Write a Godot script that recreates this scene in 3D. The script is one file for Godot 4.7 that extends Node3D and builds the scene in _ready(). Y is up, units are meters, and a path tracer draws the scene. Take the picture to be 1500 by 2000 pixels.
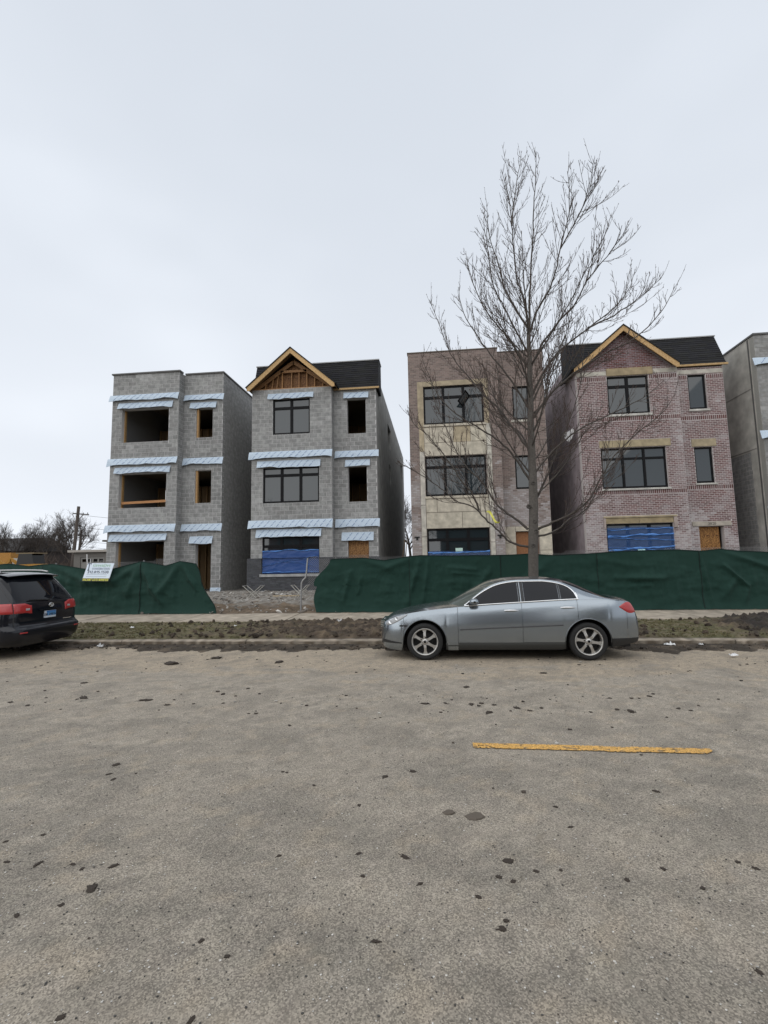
extends Node3D
# A street of unfinished three-storey houses behind a screened fence, seen across the road. y is up, metres; the road surface is y = 0, the facades stand at z = -22.

class MB:
	var v := PackedVector3Array()
	var n := PackedVector3Array()
	var c := PackedColorArray()
	var ix := PackedInt32Array()
	func tri(a: Vector3, b: Vector3, d: Vector3, col: Color) -> void:
		var m := (b - a).cross(d - a)
		if m.length_squared() < 1e-16:
			return
		m = m.normalized()
		var k := v.size()
		v.append(a); v.append(b); v.append(d)
		for i in 3:
			n.append(m); c.append(col)
		ix.append(k); ix.append(k + 2); ix.append(k + 1)
	func quad(a: Vector3, b: Vector3, d: Vector3, e: Vector3, col: Color) -> void:
		var m := (d - a).cross(e - b)
		if m.length_squared() < 1e-16:
			return
		m = m.normalized()
		var k := v.size()
		v.append(a); v.append(b); v.append(d); v.append(e)
		for i in 4:
			n.append(m); c.append(col)
		ix.append(k); ix.append(k + 2); ix.append(k + 1)
		ix.append(k); ix.append(k + 3); ix.append(k + 2)
	func box(x0: float, x1: float, y0: float, y1: float, z0: float, z1: float, col := Color.WHITE) -> void:
		obox(Transform3D(Basis(), Vector3((x0 + x1) / 2, (y0 + y1) / 2, (z0 + z1) / 2)), Vector3(absf(x1 - x0), absf(y1 - y0), absf(z1 - z0)), col)
	func obox(t: Transform3D, s: Vector3, col := Color.WHITE) -> void:
		var h := s / 2
		var p := []
		for i in 8:
			p.append(t * Vector3(h.x if i & 1 else -h.x, h.y if i & 2 else -h.y, h.z if i & 4 else -h.z))
		quad(p[4], p[5], p[7], p[6], col); quad(p[1], p[0], p[2], p[3], col)
		quad(p[5], p[1], p[3], p[7], col); quad(p[0], p[4], p[6], p[2], col)
		quad(p[6], p[7], p[3], p[2], col); quad(p[0], p[1], p[5], p[4], col)
	# a beam from a to b, w wide (sideways) and h high
	func beam(a: Vector3, b: Vector3, w: float, h: float, col := Color.WHITE, up := Vector3.UP) -> void:
		var x := (b - a).normalized()
		var z := x.cross(up)
		if z.length() < 0.01:
			z = x.cross(Vector3.RIGHT)
		z = z.normalized()
		obox(Transform3D(Basis(x, z.cross(x), z), (a + b) / 2), Vector3(a.distance_to(b), h, w), col)
	# a masonry unit standing proud of a wall: t maps (right, up, out) to the world
	func unit(t: Transform3D, x0: float, x1: float, y0: float, y1: float, d: float, bevel: float, col: Color) -> void:
		var a := t * Vector3(x0, y0, 0); var b := t * Vector3(x1, y0, 0); var e := t * Vector3(x1, y1, 0); var f := t * Vector3(x0, y1, 0)
		var k := minf(bevel, (x1 - x0) * 0.3)
		var a2 := t * Vector3(x0 + k, y0 + k, d); var b2 := t * Vector3(x1 - k, y0 + k, d); var e2 := t * Vector3(x1 - k, y1 - k, d); var f2 := t * Vector3(x0 + k, y1 - k, d)
		quad(a2, b2, e2, f2, col); quad(a, b, b2, a2, col); quad(b, e, e2, b2, col); quad(e, f, f2, e2, col); quad(f, a, a2, f2, col)
	# smooth sheet: rows x cols points, row by row; front faces the side of (col direction) x (row direction)
	func grid(p: PackedVector3Array, cols: int, cl: PackedColorArray, col := Color.WHITE) -> void:
		var rows := p.size() / cols
		var k := v.size()
		var nn := PackedVector3Array(); nn.resize(p.size())
		for r in rows:
			for q in cols:
				var du := p[r * cols + mini(q + 1, cols - 1)] - p[r * cols + maxi(q - 1, 0)]
				var dv := p[mini(r + 1, rows - 1) * cols + q] - p[maxi(r - 1, 0) * cols + q]
				nn[r * cols + q] = du.cross(dv).normalized()
		v.append_array(p); n.append_array(nn)
		if cl.size() == p.size():
			c.append_array(cl)
		else:
			var f := PackedColorArray(); f.resize(p.size()); f.fill(col); c.append_array(f)
		for r in rows - 1:
			for q in cols - 1:
				var i := k + r * cols + q
				ix.append(i); ix.append(i + cols + 1); ix.append(i + 1)
				ix.append(i); ix.append(i + cols); ix.append(i + cols + 1)
	func tube(path: Array, rad: Array, sides: int, col := Color.WHITE, caps := true) -> void:
		var m := path.size()
		var k := v.size()
		var ref := Vector3(0.31, 0.17, 0.93)
		var t0: Vector3 = (path[1] - path[0]).normalized()
		if absf(t0.dot(ref)) > 0.9:
			ref = Vector3(0.9, 0.1, -0.2)
		for i in m:
			var t: Vector3 = (path[mini(i + 1, m - 1)] - path[maxi(i - 1, 0)]).normalized()
			var a := t.cross(ref).normalized()
			var b := t.cross(a)
			for s in sides:
				var w := TAU * s / sides
				var d := a * cos(w) + b * sin(w)
				v.append(path[i] + d * rad[i]); n.append(d); c.append(col)
		for i in m - 1:
			for s in sides:
				var p := k + i * sides + s
				var q := k + i * sides + (s + 1) % sides
				ix.append(p); ix.append(q + sides); ix.append(q)
				ix.append(p); ix.append(p + sides); ix.append(q + sides)
		if caps:
			for e in 2:
				var o := k + (m - 1) * sides * e
				var q := v.size()
				var t: Vector3 = (path[m - 1] - path[m - 2]).normalized() if e else (path[0] - path[1]).normalized()
				for s in sides:
					v.append(v[o + s]); n.append(t); c.append(col)
				for s in range(1, sides - 1):
					ix.append(q)
					if e:
						ix.append(q + s + 1); ix.append(q + s)
					else:
						ix.append(q + s); ix.append(q + s + 1)
	# closed outline (x, y) extruded along z from z0 to z1, as seen from +z counter-clockwise
	func prism(t: Transform3D, poly: PackedVector2Array, z0: float, z1: float, col := Color.WHITE) -> void:
		if Geometry2D.is_polygon_clockwise(poly):
			poly.reverse()
		var id := Geometry2D.triangulate_polygon(poly)
		for i in range(0, id.size(), 3):
			var a := poly[id[i]]; var b := poly[id[i + 1]]; var d := poly[id[i + 2]]
			if (b - a).cross(d - a) < 0:
				var s := b; b = d; d = s
			tri(t * Vector3(a.x, a.y, z1), t * Vector3(b.x, b.y, z1), t * Vector3(d.x, d.y, z1), col)
			tri(t * Vector3(a.x, a.y, z0), t * Vector3(d.x, d.y, z0), t * Vector3(b.x, b.y, z0), col)
		for i in poly.size():
			var a := poly[i]; var b := poly[(i + 1) % poly.size()]
			quad(t * Vector3(a.x, a.y, z0), t * Vector3(b.x, b.y, z0), t * Vector3(b.x, b.y, z1), t * Vector3(a.x, a.y, z1), col)
	# a lathe round the local y axis of t: profile of (radius, height)
	func lathe(t: Transform3D, prof: PackedVector2Array, sides: int, col := Color.WHITE) -> void:
		var p := PackedVector3Array()
		for q in prof:
			for s in sides + 1:
				var w := TAU * s / sides
				p.append(t * Vector3(q.x * cos(w), q.y, -q.x * sin(w)))
		grid(p, sides + 1, PackedColorArray(), col)
	func mesh(off := Vector3.ZERO) -> ArrayMesh:
		var a := []; a.resize(Mesh.ARRAY_MAX)
		var w := v
		if off != Vector3.ZERO:
			w = Transform3D(Basis(), -off) * v
		a[Mesh.ARRAY_VERTEX] = w; a[Mesh.ARRAY_NORMAL] = n; a[Mesh.ARRAY_COLOR] = c; a[Mesh.ARRAY_INDEX] = ix
		var m := ArrayMesh.new()
		m.add_surface_from_arrays(Mesh.PRIMITIVE_TRIANGLES, a)
		return m

var rng := RandomNumberGenerator.new()
var nz := FastNoiseLite.new()
var M := {}
var used := {}

func numbered(s: String) -> String:
	used[s] = used.get(s, -1) + 1
	return s if used[s] == 0 else "%s_%03d" % [s, used[s]]

func tag(o: Node, label: String, category: String, group := "", kind := "") -> Node:
	if label: o.set_meta("label", label)
	if category: o.set_meta("category", category)
	if group: o.set_meta("group", group)
	if kind: o.set_meta("kind", kind)
	return o

# a thing whose children are its parts; the shapes of its parts are written in world metres and moved to its base
func thing(called: String, at: Vector3, label: String, category: String, group := "") -> Node3D:
	var o := Node3D.new()
	o.name = numbered(called); o.position = at
	add_child(o); o.set_meta("base", at)
	return tag(o, label, category, group)

func part(mb: MB, called: String, m: Material, parent: Node, stuff := false) -> MeshInstance3D:
	var o := MeshInstance3D.new()
	o.name = called
	o.mesh = mb.mesh(parent.get_meta("base", Vector3.ZERO))
	o.material_override = m
	o.set_meta("base", parent.get_meta("base", Vector3.ZERO))
	if stuff: o.set_meta("kind", "stuff")
	parent.add_child(o, true)
	return o

func single(mb: MB, called: String, m: Material, at: Vector3, label: String, category: String, group := "") -> MeshInstance3D:
	var o := MeshInstance3D.new()
	o.name = numbered(called); o.position = at
	o.mesh = mb.mesh(at); o.material_override = m
	o.set_meta("base", at)
	add_child(o)
	tag(o, label, category, group)
	return o

func structure(mb: MB, called: String, m: Material, kind := "structure", label := "") -> MeshInstance3D:
	var o := MeshInstance3D.new()
	o.name = numbered(called); o.mesh = mb.mesh(); o.material_override = m
	add_child(o)
	if label:
		o.set_meta("label", label)
	o.set_meta("kind", kind)
	return o

func noise(sd: int, freq: float, lo: Color, hi: Color, size := 512, type := FastNoiseLite.TYPE_SIMPLEX_SMOOTH, oct := 4, mid := 0.5) -> NoiseTexture2D:
	var f := FastNoiseLite.new()
	f.seed = sd; f.frequency = freq; f.noise_type = type; f.fractal_octaves = oct
	if type == FastNoiseLite.TYPE_CELLULAR:
		f.cellular_return_type = FastNoiseLite.RETURN_CELL_VALUE
		f.fractal_type = FastNoiseLite.FRACTAL_NONE
	var t := NoiseTexture2D.new()
	t.width = size; t.height = size; t.seamless = true; t.noise = f
	var g := Gradient.new()
	g.set_color(0, lo); g.set_color(1, hi)
	if mid != 0.5:
		g.add_point(mid, lo.lerp(hi, 0.5))
	t.color_ramp = g
	return t

# a material: base colour in linear values; texture repeats every "every" metres
func mat(called: String, col: Color, rough: float, tex: Texture2D = null, every := 1.0, bump: Texture2D = null, height_cm := 0.0, metal := 0.0) -> StandardMaterial3D:
	var m := StandardMaterial3D.new()
	m.resource_name = called
	m.albedo_color = col.linear_to_srgb(); m.roughness = rough; m.metallic = metal
	m.vertex_color_use_as_albedo = true
	if tex or bump:
		m.uv1_triplanar = true; m.uv1_world_triplanar = true
		m.uv1_scale = Vector3.ONE / every
	if tex:
		m.albedo_texture = tex
	if bump:
		m.heightmap_enabled = true; m.heightmap_texture = bump; m.heightmap_scale = height_cm
	M[called] = m
	return m

func gray(k: float) -> Color:
	return Color(k, k, k)

func vary(col: Color, k: float) -> Color:
	var r := 1.0 + rng.randf_range(-k, k)
	return Color(col.r * r, col.g * r, col.b * r)

func sm(a: float, b: float, x: float) -> float:
	return smoothstep(a, b, x)

func n2(x: float, y: float, f := 1.0) -> float:
	return nz.get_noise_2d(x * f, y * f)

func materials() -> void:
	var W := Color.WHITE
	var fine := noise(1, 0.06, gray(0.80), W, 512)
	var mott := noise(2, 0.012, gray(0.78), W, 512, FastNoiseLite.TYPE_SIMPLEX_SMOOTH, 5)
	var speck := noise(3, 0.11, gray(0.72), W, 512, FastNoiseLite.TYPE_SIMPLEX_SMOOTH, 2)
	var stones := noise(4, 0.21, gray(0.65), W, 1024, FastNoiseLite.TYPE_CELLULAR)
	var stone_h := noise(4, 0.2, Color.BLACK, W, 1024, FastNoiseLite.TYPE_CELLULAR)
	var rough_h := noise(6, 0.05, Color.BLACK, W, 512)
	mat("road", W, 0.92, stones, 1.37, stone_h, 0.14)
	mat("paint", W, 0.8, stones, 1.37, stone_h, 0.12)
	mat("soil", W, 0.97, mott, 1.3, rough_h, 1.6)
	mat("concrete", W, 0.93, mott, 2.1, rough_h, 0.15)
	mat("block", W, 0.95, mott, 1.7, speck, 0.25)
	mat("mortar", W, 0.95, fine, 1.1, rough_h, 0.3)
	mat("brick", W, 0.9, fine, 0.6, rough_h, 0.2)
	mat("limestone", W, 0.85, mott, 2.3, rough_h, 0.06)
	mat("parging", W, 0.94, mott, 4.7, rough_h, 0.25)
	var wood_t := noise(8, 0.02, Color(0.84, 0.78, 0.70), W, 256)
	mat("wood", W, 0.7, wood_t, 0.5)
	var osb := noise(9, 0.05, Color(0.42, 0.33, 0.24), W, 512, FastNoiseLite.TYPE_CELLULAR)
	mat("osb", W, 0.75, osb, 1.0)
	M.osb.uv1_scale = Vector3(2.6, 1.1, 2.6)
	mat("shingle", W, 0.9, speck, 0.5, speck, 0.3)
	mat("membrane", W, 0.55, fine, 1.5, rough_h, 0.4)
	mat("frame", Color(0.008, 0.008, 0.009), 0.55)
	M.frame.metallic_specular = 0.25
	mat("plastic", W, 0.5)
	mat("metal", W, 0.45, fine, 0.6, null, 0.0, 0.7)
	mat("dull", W, 0.85, fine, 0.9)
	mat("bark", W, 0.95, mott, 0.45, rough_h, 1.2)
	mat("twig", W, 0.9)
	mat("fabric", W, 0.88, fine, 0.35, speck, 0.12)
	var wrinkle := noise(13, 0.012, Color.BLACK, W, 512, FastNoiseLite.TYPE_SIMPLEX_SMOOTH, 5)
	var film := mat("film", W, 0.42, null, 1.0)
	film.metallic_specular = 0.5
	var thin := mat("thin_film", Color(0.025, 0.09, 0.27), 0.35)
	thin.transparency = BaseMaterial3D.TRANSPARENCY_ALPHA
	thin.albedo_color.a = 0.5
	var glass := StandardMaterial3D.new()
	glass.resource_name = "window_glass"
	glass.albedo_color = Color(0.018, 0.026, 0.03).linear_to_srgb()
	glass.roughness = 0.03; glass.metallic_specular = 0.5
	glass.clearcoat_enabled = true; glass.clearcoat = 0.7; glass.clearcoat_roughness = 0.02
	M.glass = glass
	mat("tyre", Color(0.016, 0.016, 0.016), 0.85, fine, 0.2)
	mat("rim", Color(0.5, 0.49, 0.47), 0.38, null, 1.0, null, 0.0, 0.85)
	mat("chrome", Color(0.72, 0.73, 0.74), 0.15, null, 1.0, null, 0.0, 0.95)
	mat("black_trim", Color(0.014, 0.014, 0.015), 0.5)
	mat("red_lens", Color(0.36, 0.004, 0.005), 0.25)
	M.red_lens.clearcoat_enabled = true; M.red_lens.clearcoat = 1.0
	var silver := mat("silver_paint", Color(0.275, 0.31, 0.342), 0.22, null, 1.0, null, 0.0, 0.88)
	silver.clearcoat_enabled = true; silver.clearcoat = 0.8; silver.clearcoat_roughness = 0.08
	var navy := mat("dark_paint", Color(0.004, 0.005, 0.009), 0.3)
	navy.metallic_specular = 0.3
	navy.clearcoat_enabled = true; navy.clearcoat = 0.6; navy.clearcoat_roughness = 0.04

func view_and_light() -> void:
	var cam := Camera3D.new()
	cam.name = "camera"
	cam.fov = rad_to_deg(2.0 * atan(1000.0 / 940.0))
	cam.far = 1500.0
	cam.position = Vector3(0, 1.755, 0)
	cam.rotation = Vector3(CAM.x, CAM.y, CAM.z)
	add_child(cam)
	cam.current = true
	var sky := ProceduralSkyMaterial.new()
	sky.sky_top_color = Color(0.46, 0.497, 0.552).linear_to_srgb()
	sky.sky_horizon_color = Color(0.60, 0.632, 0.68).linear_to_srgb()
	sky.sky_curve = 0.35
	sky.ground_bottom_color = Color(0.16, 0.15, 0.14).linear_to_srgb()
	sky.ground_horizon_color = Color(0.30, 0.29, 0.28).linear_to_srgb()
	sky.sun_angle_max = 1.0
	# thin, barely visible unevenness of the cloud layer
	var cn := FastNoiseLite.new(); cn.seed = 3; cn.frequency = 1.1; cn.fractal_octaves = 4
	var ci := Image.create(512, 256, false, Image.FORMAT_RGBA8)
	for y in 256:
		for x in 512:
			var la := PI * (0.5 - (y + 0.5) / 256.0); var lo := TAU * x / 512.0
			var q := clampf(0.5 + 0.9 * cn.get_noise_3d(cos(la) * cos(lo), sin(la) * 2.2, cos(la) * sin(lo)), 0, 1)
			ci.set_pixel(x, y, Color(q, q, q, 1.0))
	sky.sky_cover = ImageTexture.create_from_image(ci)
	sky.sky_cover_modulate = Color(0.30, 0.30, 0.30)
	var e := Environment.new()
	e.background_mode = Environment.BG_SKY
	e.sky = Sky.new(); e.sky.sky_material = sky
	e.tonemap_mode = Environment.TONE_MAPPER_LINEAR
	e.tonemap_exposure = 1.45
	e.sdfgi_enabled = true; e.ssao_enabled = true; e.ssil_enabled = true
	var w := WorldEnvironment.new()
	w.name = "environment"; w.environment = e
	add_child(w)
	var sun := DirectionalLight3D.new()
	sun.name = "sun"
	sun.light_energy = 0.4
	sun.light_angular_distance = 110.0
	sun.light_color = Color(1.0, 0.985, 0.96)
	sun.shadow_enabled = true
	sun.sky_mode = DirectionalLight3D.SKY_MODE_LIGHT_ONLY
	sun.rotation_degrees = Vector3(-48, -28, 0)
	add_child(sun)
const CLODS := [[-1.94, -2.67, 0.057], [-1.95, -2.86, 0.033], [-2.42, -2.85, 0.037], [-2.01, -2.53, 0.022], [-2.12, -2.82, 0.021], [-2.21, -2.86, 0.015], [-2.18, -2.44, 0.016], [-0.24, -3.08, 0.034], [-0.51, -3.09, 0.022], [0.37, -3.08, 0.042], [0.3, -2.93, 0.017], [0.37, -2.9, 0.02], [0.27, -2.55, 0.022], [0.26, -2.54, 0.015], [0.29, -2.6, 0.015], [1.23, -3.07, 0.029], [0.99, -2.96, 0.025], [1.74, -3.12, 0.029], [1.68, -3.17, 0.018], [1.36, -2.92, 0.016], [-2.83, -3.05, 0.027], [-2.63, -2.85, 0.025], [-2.65, -3.14, 0.017], [-1, -3.03, 0.022], [-2.9, -4.24, 0.046], [-2.84, -4.05, 0.031], [-2.73, -3.96, 0.03], [-4.83, -6.32, 0.091], [-4.87, -6.24, 0.041], [-4.83, -8.51, 0.205], [-4.21, -9.04, 0.156], [-2.87, -8.68, 0.13], [0.91, -6.1, 0.067], [0.56, -5.9, 0.071], [0.07, -6.25, 0.045], [2.18, -6.01, 0.077], [2.05, -6.08, 0.048], [-0.19, -6.22, 0.064], [0.66, -6.21, 0.044], [0.37, -7.05, 0.065], [1.62, -7.93, 0.072], [1.6, -4.03, 0.035], [-0.25, -4.27, 0.039], [-0.47, -4.15, 0.034], [-1.02, -3.96, 0.025], [-1.31, -4.18, 0.022], [-1.35, -4.19, 0.026], [-0.46, -2.88, 0.014], [-0.14, -2.84, 0.014], [-0.99, -2.28, 0.012], [-1.15, -2.36, 0.01], [0.83, -3.48, 0.02], [0.8, -3.74, 0.015], [-0.61, -3.67, 0.019], [-2.96, -6.56, 0.063], [-3.89, -6.23, 0.082], [-3.83, -6.23, 0.061], [-3.47, -6.04, 0.052], [-2.73, -6.87, 0.051], [-1.66, -6.09, 0.045], [-1.65, -5.35, 0.034], [-2.27, -5.74, 0.03], [-2.77, -6.14, 0.039], [-5.69, -6.07, 0.055], [-5.32, -5.94, 0.047], [-5.37, -6.3, 0.042], [-5.44, -7.11, 0.063], [1.72, -5.97, 0.041], [2.13, -6.56, 0.039], [2.76, -6.15, 0.048], [2.86, -6.08, 0.041], [3.42, -6.56, 0.038], [1.04, -6, 0.042], [0.38, -6.22, 0.057], [0.15, -6.41, 0.033], [0.51, -3, 0.015], [0.17, -2.76, 0.013], [1.31, -2.39, 0.011], [-0.33, -2.42, 0.012], [-1.52, -1.94, 0.012], [-1, -1.97, 0.01], [-0.52, -3.09, 0.016]]
const PATCHES := [[0.22, -3.57, 0.067], [0.04, -3.61, 0.043]]
const CAM := Vector3(0.10525, 0.10493, -0.01885)
const TRUNK := [[2.27, 0.28, -12.00], [2.34, 1.93, -12.00], [2.40, 2.92, -12.00], [2.43, 3.81, -12.00], [2.44, 4.70, -12.00], [2.47, 5.75, -12.00], [2.50, 6.81, -12.00], [2.50, 7.49, -12.00]]
const LIMBS := [
	[[2.50, 7.49, -12.00], [2.50, 8.08, -12.09], [2.44, 8.62, -12.17], [2.34, 9.11, -12.26], [2.30, 10.11, -12.34], [2.30, 10.99, -12.43], [2.24, 11.88, -12.51], [2.12, 12.58, -12.60]],
	[[2.52, 7.49, -12.00], [2.56, 8.15, -11.97], [2.62, 8.95, -11.93], [2.71, 9.90, -11.90], [2.79, 10.86, -11.87], [2.85, 11.54, -11.83], [2.91, 12.28, -11.80]],
	[[2.23, 10.44, -12.00], [2.35, 11.22, -12.27], [2.53, 12.17, -12.53], [2.73, 13.08, -12.80]],
	[[2.54, 7.49, -12.00], [2.71, 7.97, -11.90], [2.99, 8.43, -11.80], [3.18, 8.90, -11.70], [3.31, 9.50, -11.60], [3.48, 10.09, -11.50], [3.53, 10.55, -11.40], [3.49, 11.22, -11.30]],
	[[3.42, 9.69, -12.00], [3.70, 10.13, -11.78], [3.91, 10.49, -11.55], [4.05, 10.90, -11.32], [4.02, 11.21, -11.10]],
	[[3.74, 10.22, -12.00], [3.92, 10.55, -11.80], [4.06, 10.79, -11.60], [4.32, 11.07, -11.40]],
	[[2.51, 6.54, -12.00], [2.81, 7.13, -11.86], [3.23, 7.63, -11.71], [3.58, 7.98, -11.57], [3.80, 8.41, -11.43], [3.97, 8.95, -11.29], [4.19, 9.35, -11.14], [4.30, 9.69, -11.00]],
	[[3.99, 8.74, -12.00], [4.17, 8.86, -11.57], [4.40, 9.07, -11.13], [4.42, 9.26, -10.70]],
	[[2.48, 5.75, -12.00], [2.91, 6.58, -12.15], [3.42, 7.16, -12.30], [4.13, 7.73, -12.45], [4.86, 8.32, -12.60], [5.35, 8.94, -12.75], [5.57, 9.45, -12.90]],
	[[3.98, 7.52, -12.00], [4.77, 8.01, -12.40], [5.61, 8.66, -12.80], [6.35, 9.35, -13.20]],
	[[2.47, 5.22, -12.00], [2.94, 5.83, -11.93], [3.50, 6.30, -11.87], [4.24, 6.74, -11.80], [4.95, 7.05, -11.73], [5.55, 7.62, -11.67], [5.89, 8.21, -11.60]],
	[[2.42, 3.81, -12.00], [2.90, 4.38, -11.80], [3.46, 4.80, -11.60], [4.11, 5.08, -11.40], [4.73, 5.35, -11.20], [5.22, 5.72, -11.00]],
	[[2.43, 2.48, -12.00], [2.83, 2.65, -11.90], [3.29, 2.87, -11.80], [3.63, 3.16, -11.70], [3.92, 3.68, -11.60], [4.20, 4.13, -11.50], [4.64, 4.57, -11.40], [5.19, 5.00, -11.30], [5.45, 5.37, -11.20]],
	[[2.42, 2.30, -12.00], [2.92, 2.46, -12.10], [3.26, 2.71, -12.20], [3.73, 2.97, -12.30], [4.08, 3.49, -12.40], [4.36, 4.08, -12.50], [4.50, 4.76, -12.60]],
	[[2.41, 3.11, -12.00], [2.76, 3.70, -12.18], [3.02, 4.24, -12.37], [3.36, 4.94, -12.55], [3.70, 5.66, -12.73], [4.00, 6.54, -12.92], [4.18, 7.47, -13.10]],
	[[2.23, 2.08, -12.00], [1.81, 2.19, -11.91], [1.53, 2.46, -11.82], [1.20, 2.77, -11.73], [0.93, 3.05, -11.64], [0.54, 3.19, -11.56], [0.17, 3.50, -11.47], [-0.19, 3.77, -11.38], [-0.56, 3.98, -11.29], [-0.85, 4.16, -11.20]],
	[[1.09, 2.96, -12.00], [0.95, 3.38, -11.84], [0.73, 3.62, -11.69], [0.46, 4.03, -11.53], [0.18, 4.40, -11.37], [-0.11, 4.75, -11.21], [-0.40, 4.96, -11.06], [-0.56, 5.29, -10.90]],
	[[2.25, 2.50, -12.00], [1.99, 2.77, -12.07], [1.64, 3.05, -12.13], [1.47, 3.29, -12.20], [1.21, 3.77, -12.27], [0.90, 4.12, -12.33], [0.60, 4.62, -12.40], [0.36, 5.33, -12.47], [0.11, 5.92, -12.53], [-0.01, 6.66, -12.60]],
	[[2.37, 3.68, -12.00], [2.05, 4.18, -11.87], [1.74, 4.54, -11.74], [1.31, 4.85, -11.61], [0.82, 5.15, -11.49], [0.34, 5.52, -11.36], [-0.01, 6.13, -11.23], [-0.21, 6.73, -11.10]],
	[[2.39, 4.45, -12.00], [2.07, 5.02, -12.13], [1.73, 5.61, -12.26], [1.37, 6.08, -12.39], [0.94, 6.71, -12.51], [0.56, 7.36, -12.64], [0.31, 8.17, -12.77], [0.03, 9.09, -12.90]],
	[[2.43, 5.49, -12.00], [2.02, 6.19, -11.88], [1.59, 6.77, -11.76], [1.22, 7.27, -11.64], [0.86, 7.90, -11.52], [0.75, 8.51, -11.40]],
	[[2.47, 6.55, -12.00], [2.17, 7.17, -12.14], [1.83, 7.82, -12.28], [1.47, 8.49, -12.42], [1.18, 9.47, -12.56], [1.08, 10.31, -12.70]],
	[[2.48, 6.95, -12.00], [2.19, 7.41, -11.80], [1.87, 8.00, -11.60], [1.62, 8.44, -11.40], [1.50, 9.12, -11.20], [1.39, 9.78, -11.00]],
	[[2.49, 7.63, -12.00], [2.21, 8.24, -12.08], [1.99, 8.86, -12.16], [1.90, 9.49, -12.24], [1.68, 10.44, -12.32], [1.66, 11.40, -12.40]],
	[[2.45, 4.83, -12.00], [2.68, 5.38, -11.70], [2.83, 6.02, -11.40], [2.96, 6.52, -11.10], [3.14, 6.97, -10.80], [3.19, 7.29, -10.50]],
	[[2.48, 6.01, -12.00], [2.17, 6.63, -11.53], [1.87, 6.95, -11.07], [1.60, 7.47, -10.60]],
	[[2.44, 4.19, -12.00], [2.30, 4.94, -12.38], [1.92, 5.48, -12.75], [1.67, 6.47, -13.12], [1.47, 7.53, -13.50]],
	[[2.48, 5.62, -12.00], [2.92, 6.46, -12.53], [3.35, 7.37, -13.07], [3.81, 8.34, -13.60]]]

const CURB_Z := -10.5
func gy(x: float, z: float) -> float:
	if z > CURB_Z: return 0.0
	if z > -13.05: return lerpf(0.11, 0.2, (CURB_Z - z) / 2.55)
	if z > -14.75: return lerpf(0.2, 0.24, (-13.05 - z) / 1.7)
	return 0.24 + 0.18 * sm(-14.75, -18.5, z) + 0.1 * sm(-18.5, -22.5, z)

# how much of the verge is bare churned earth (0 grass, 1 earth)
func bare(x: float, z: float) -> float:
	var k := n2(x, z, 9.0) * 0.9 + n2(x + 50, z, 30.0) * 0.5
	var left := sm(-6.4, -3.4, x + k * 2.6) * (1.0 - sm(3.6, 5.0, x + k))
	var right := sm(6.0, 6.9, x + k)
	return clampf(maxf(left, right), 0.0, 1.0)

func spaced(a: float, b: float, near: float, step: float, grow: float) -> PackedFloat32Array:
	var p := PackedFloat32Array()
	var x := a
	while x < b:
		p.append(x)
		var d := maxf(0.0, absf(x) - near)
		x += step + d * grow
	p.append(b)
	return p

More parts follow.
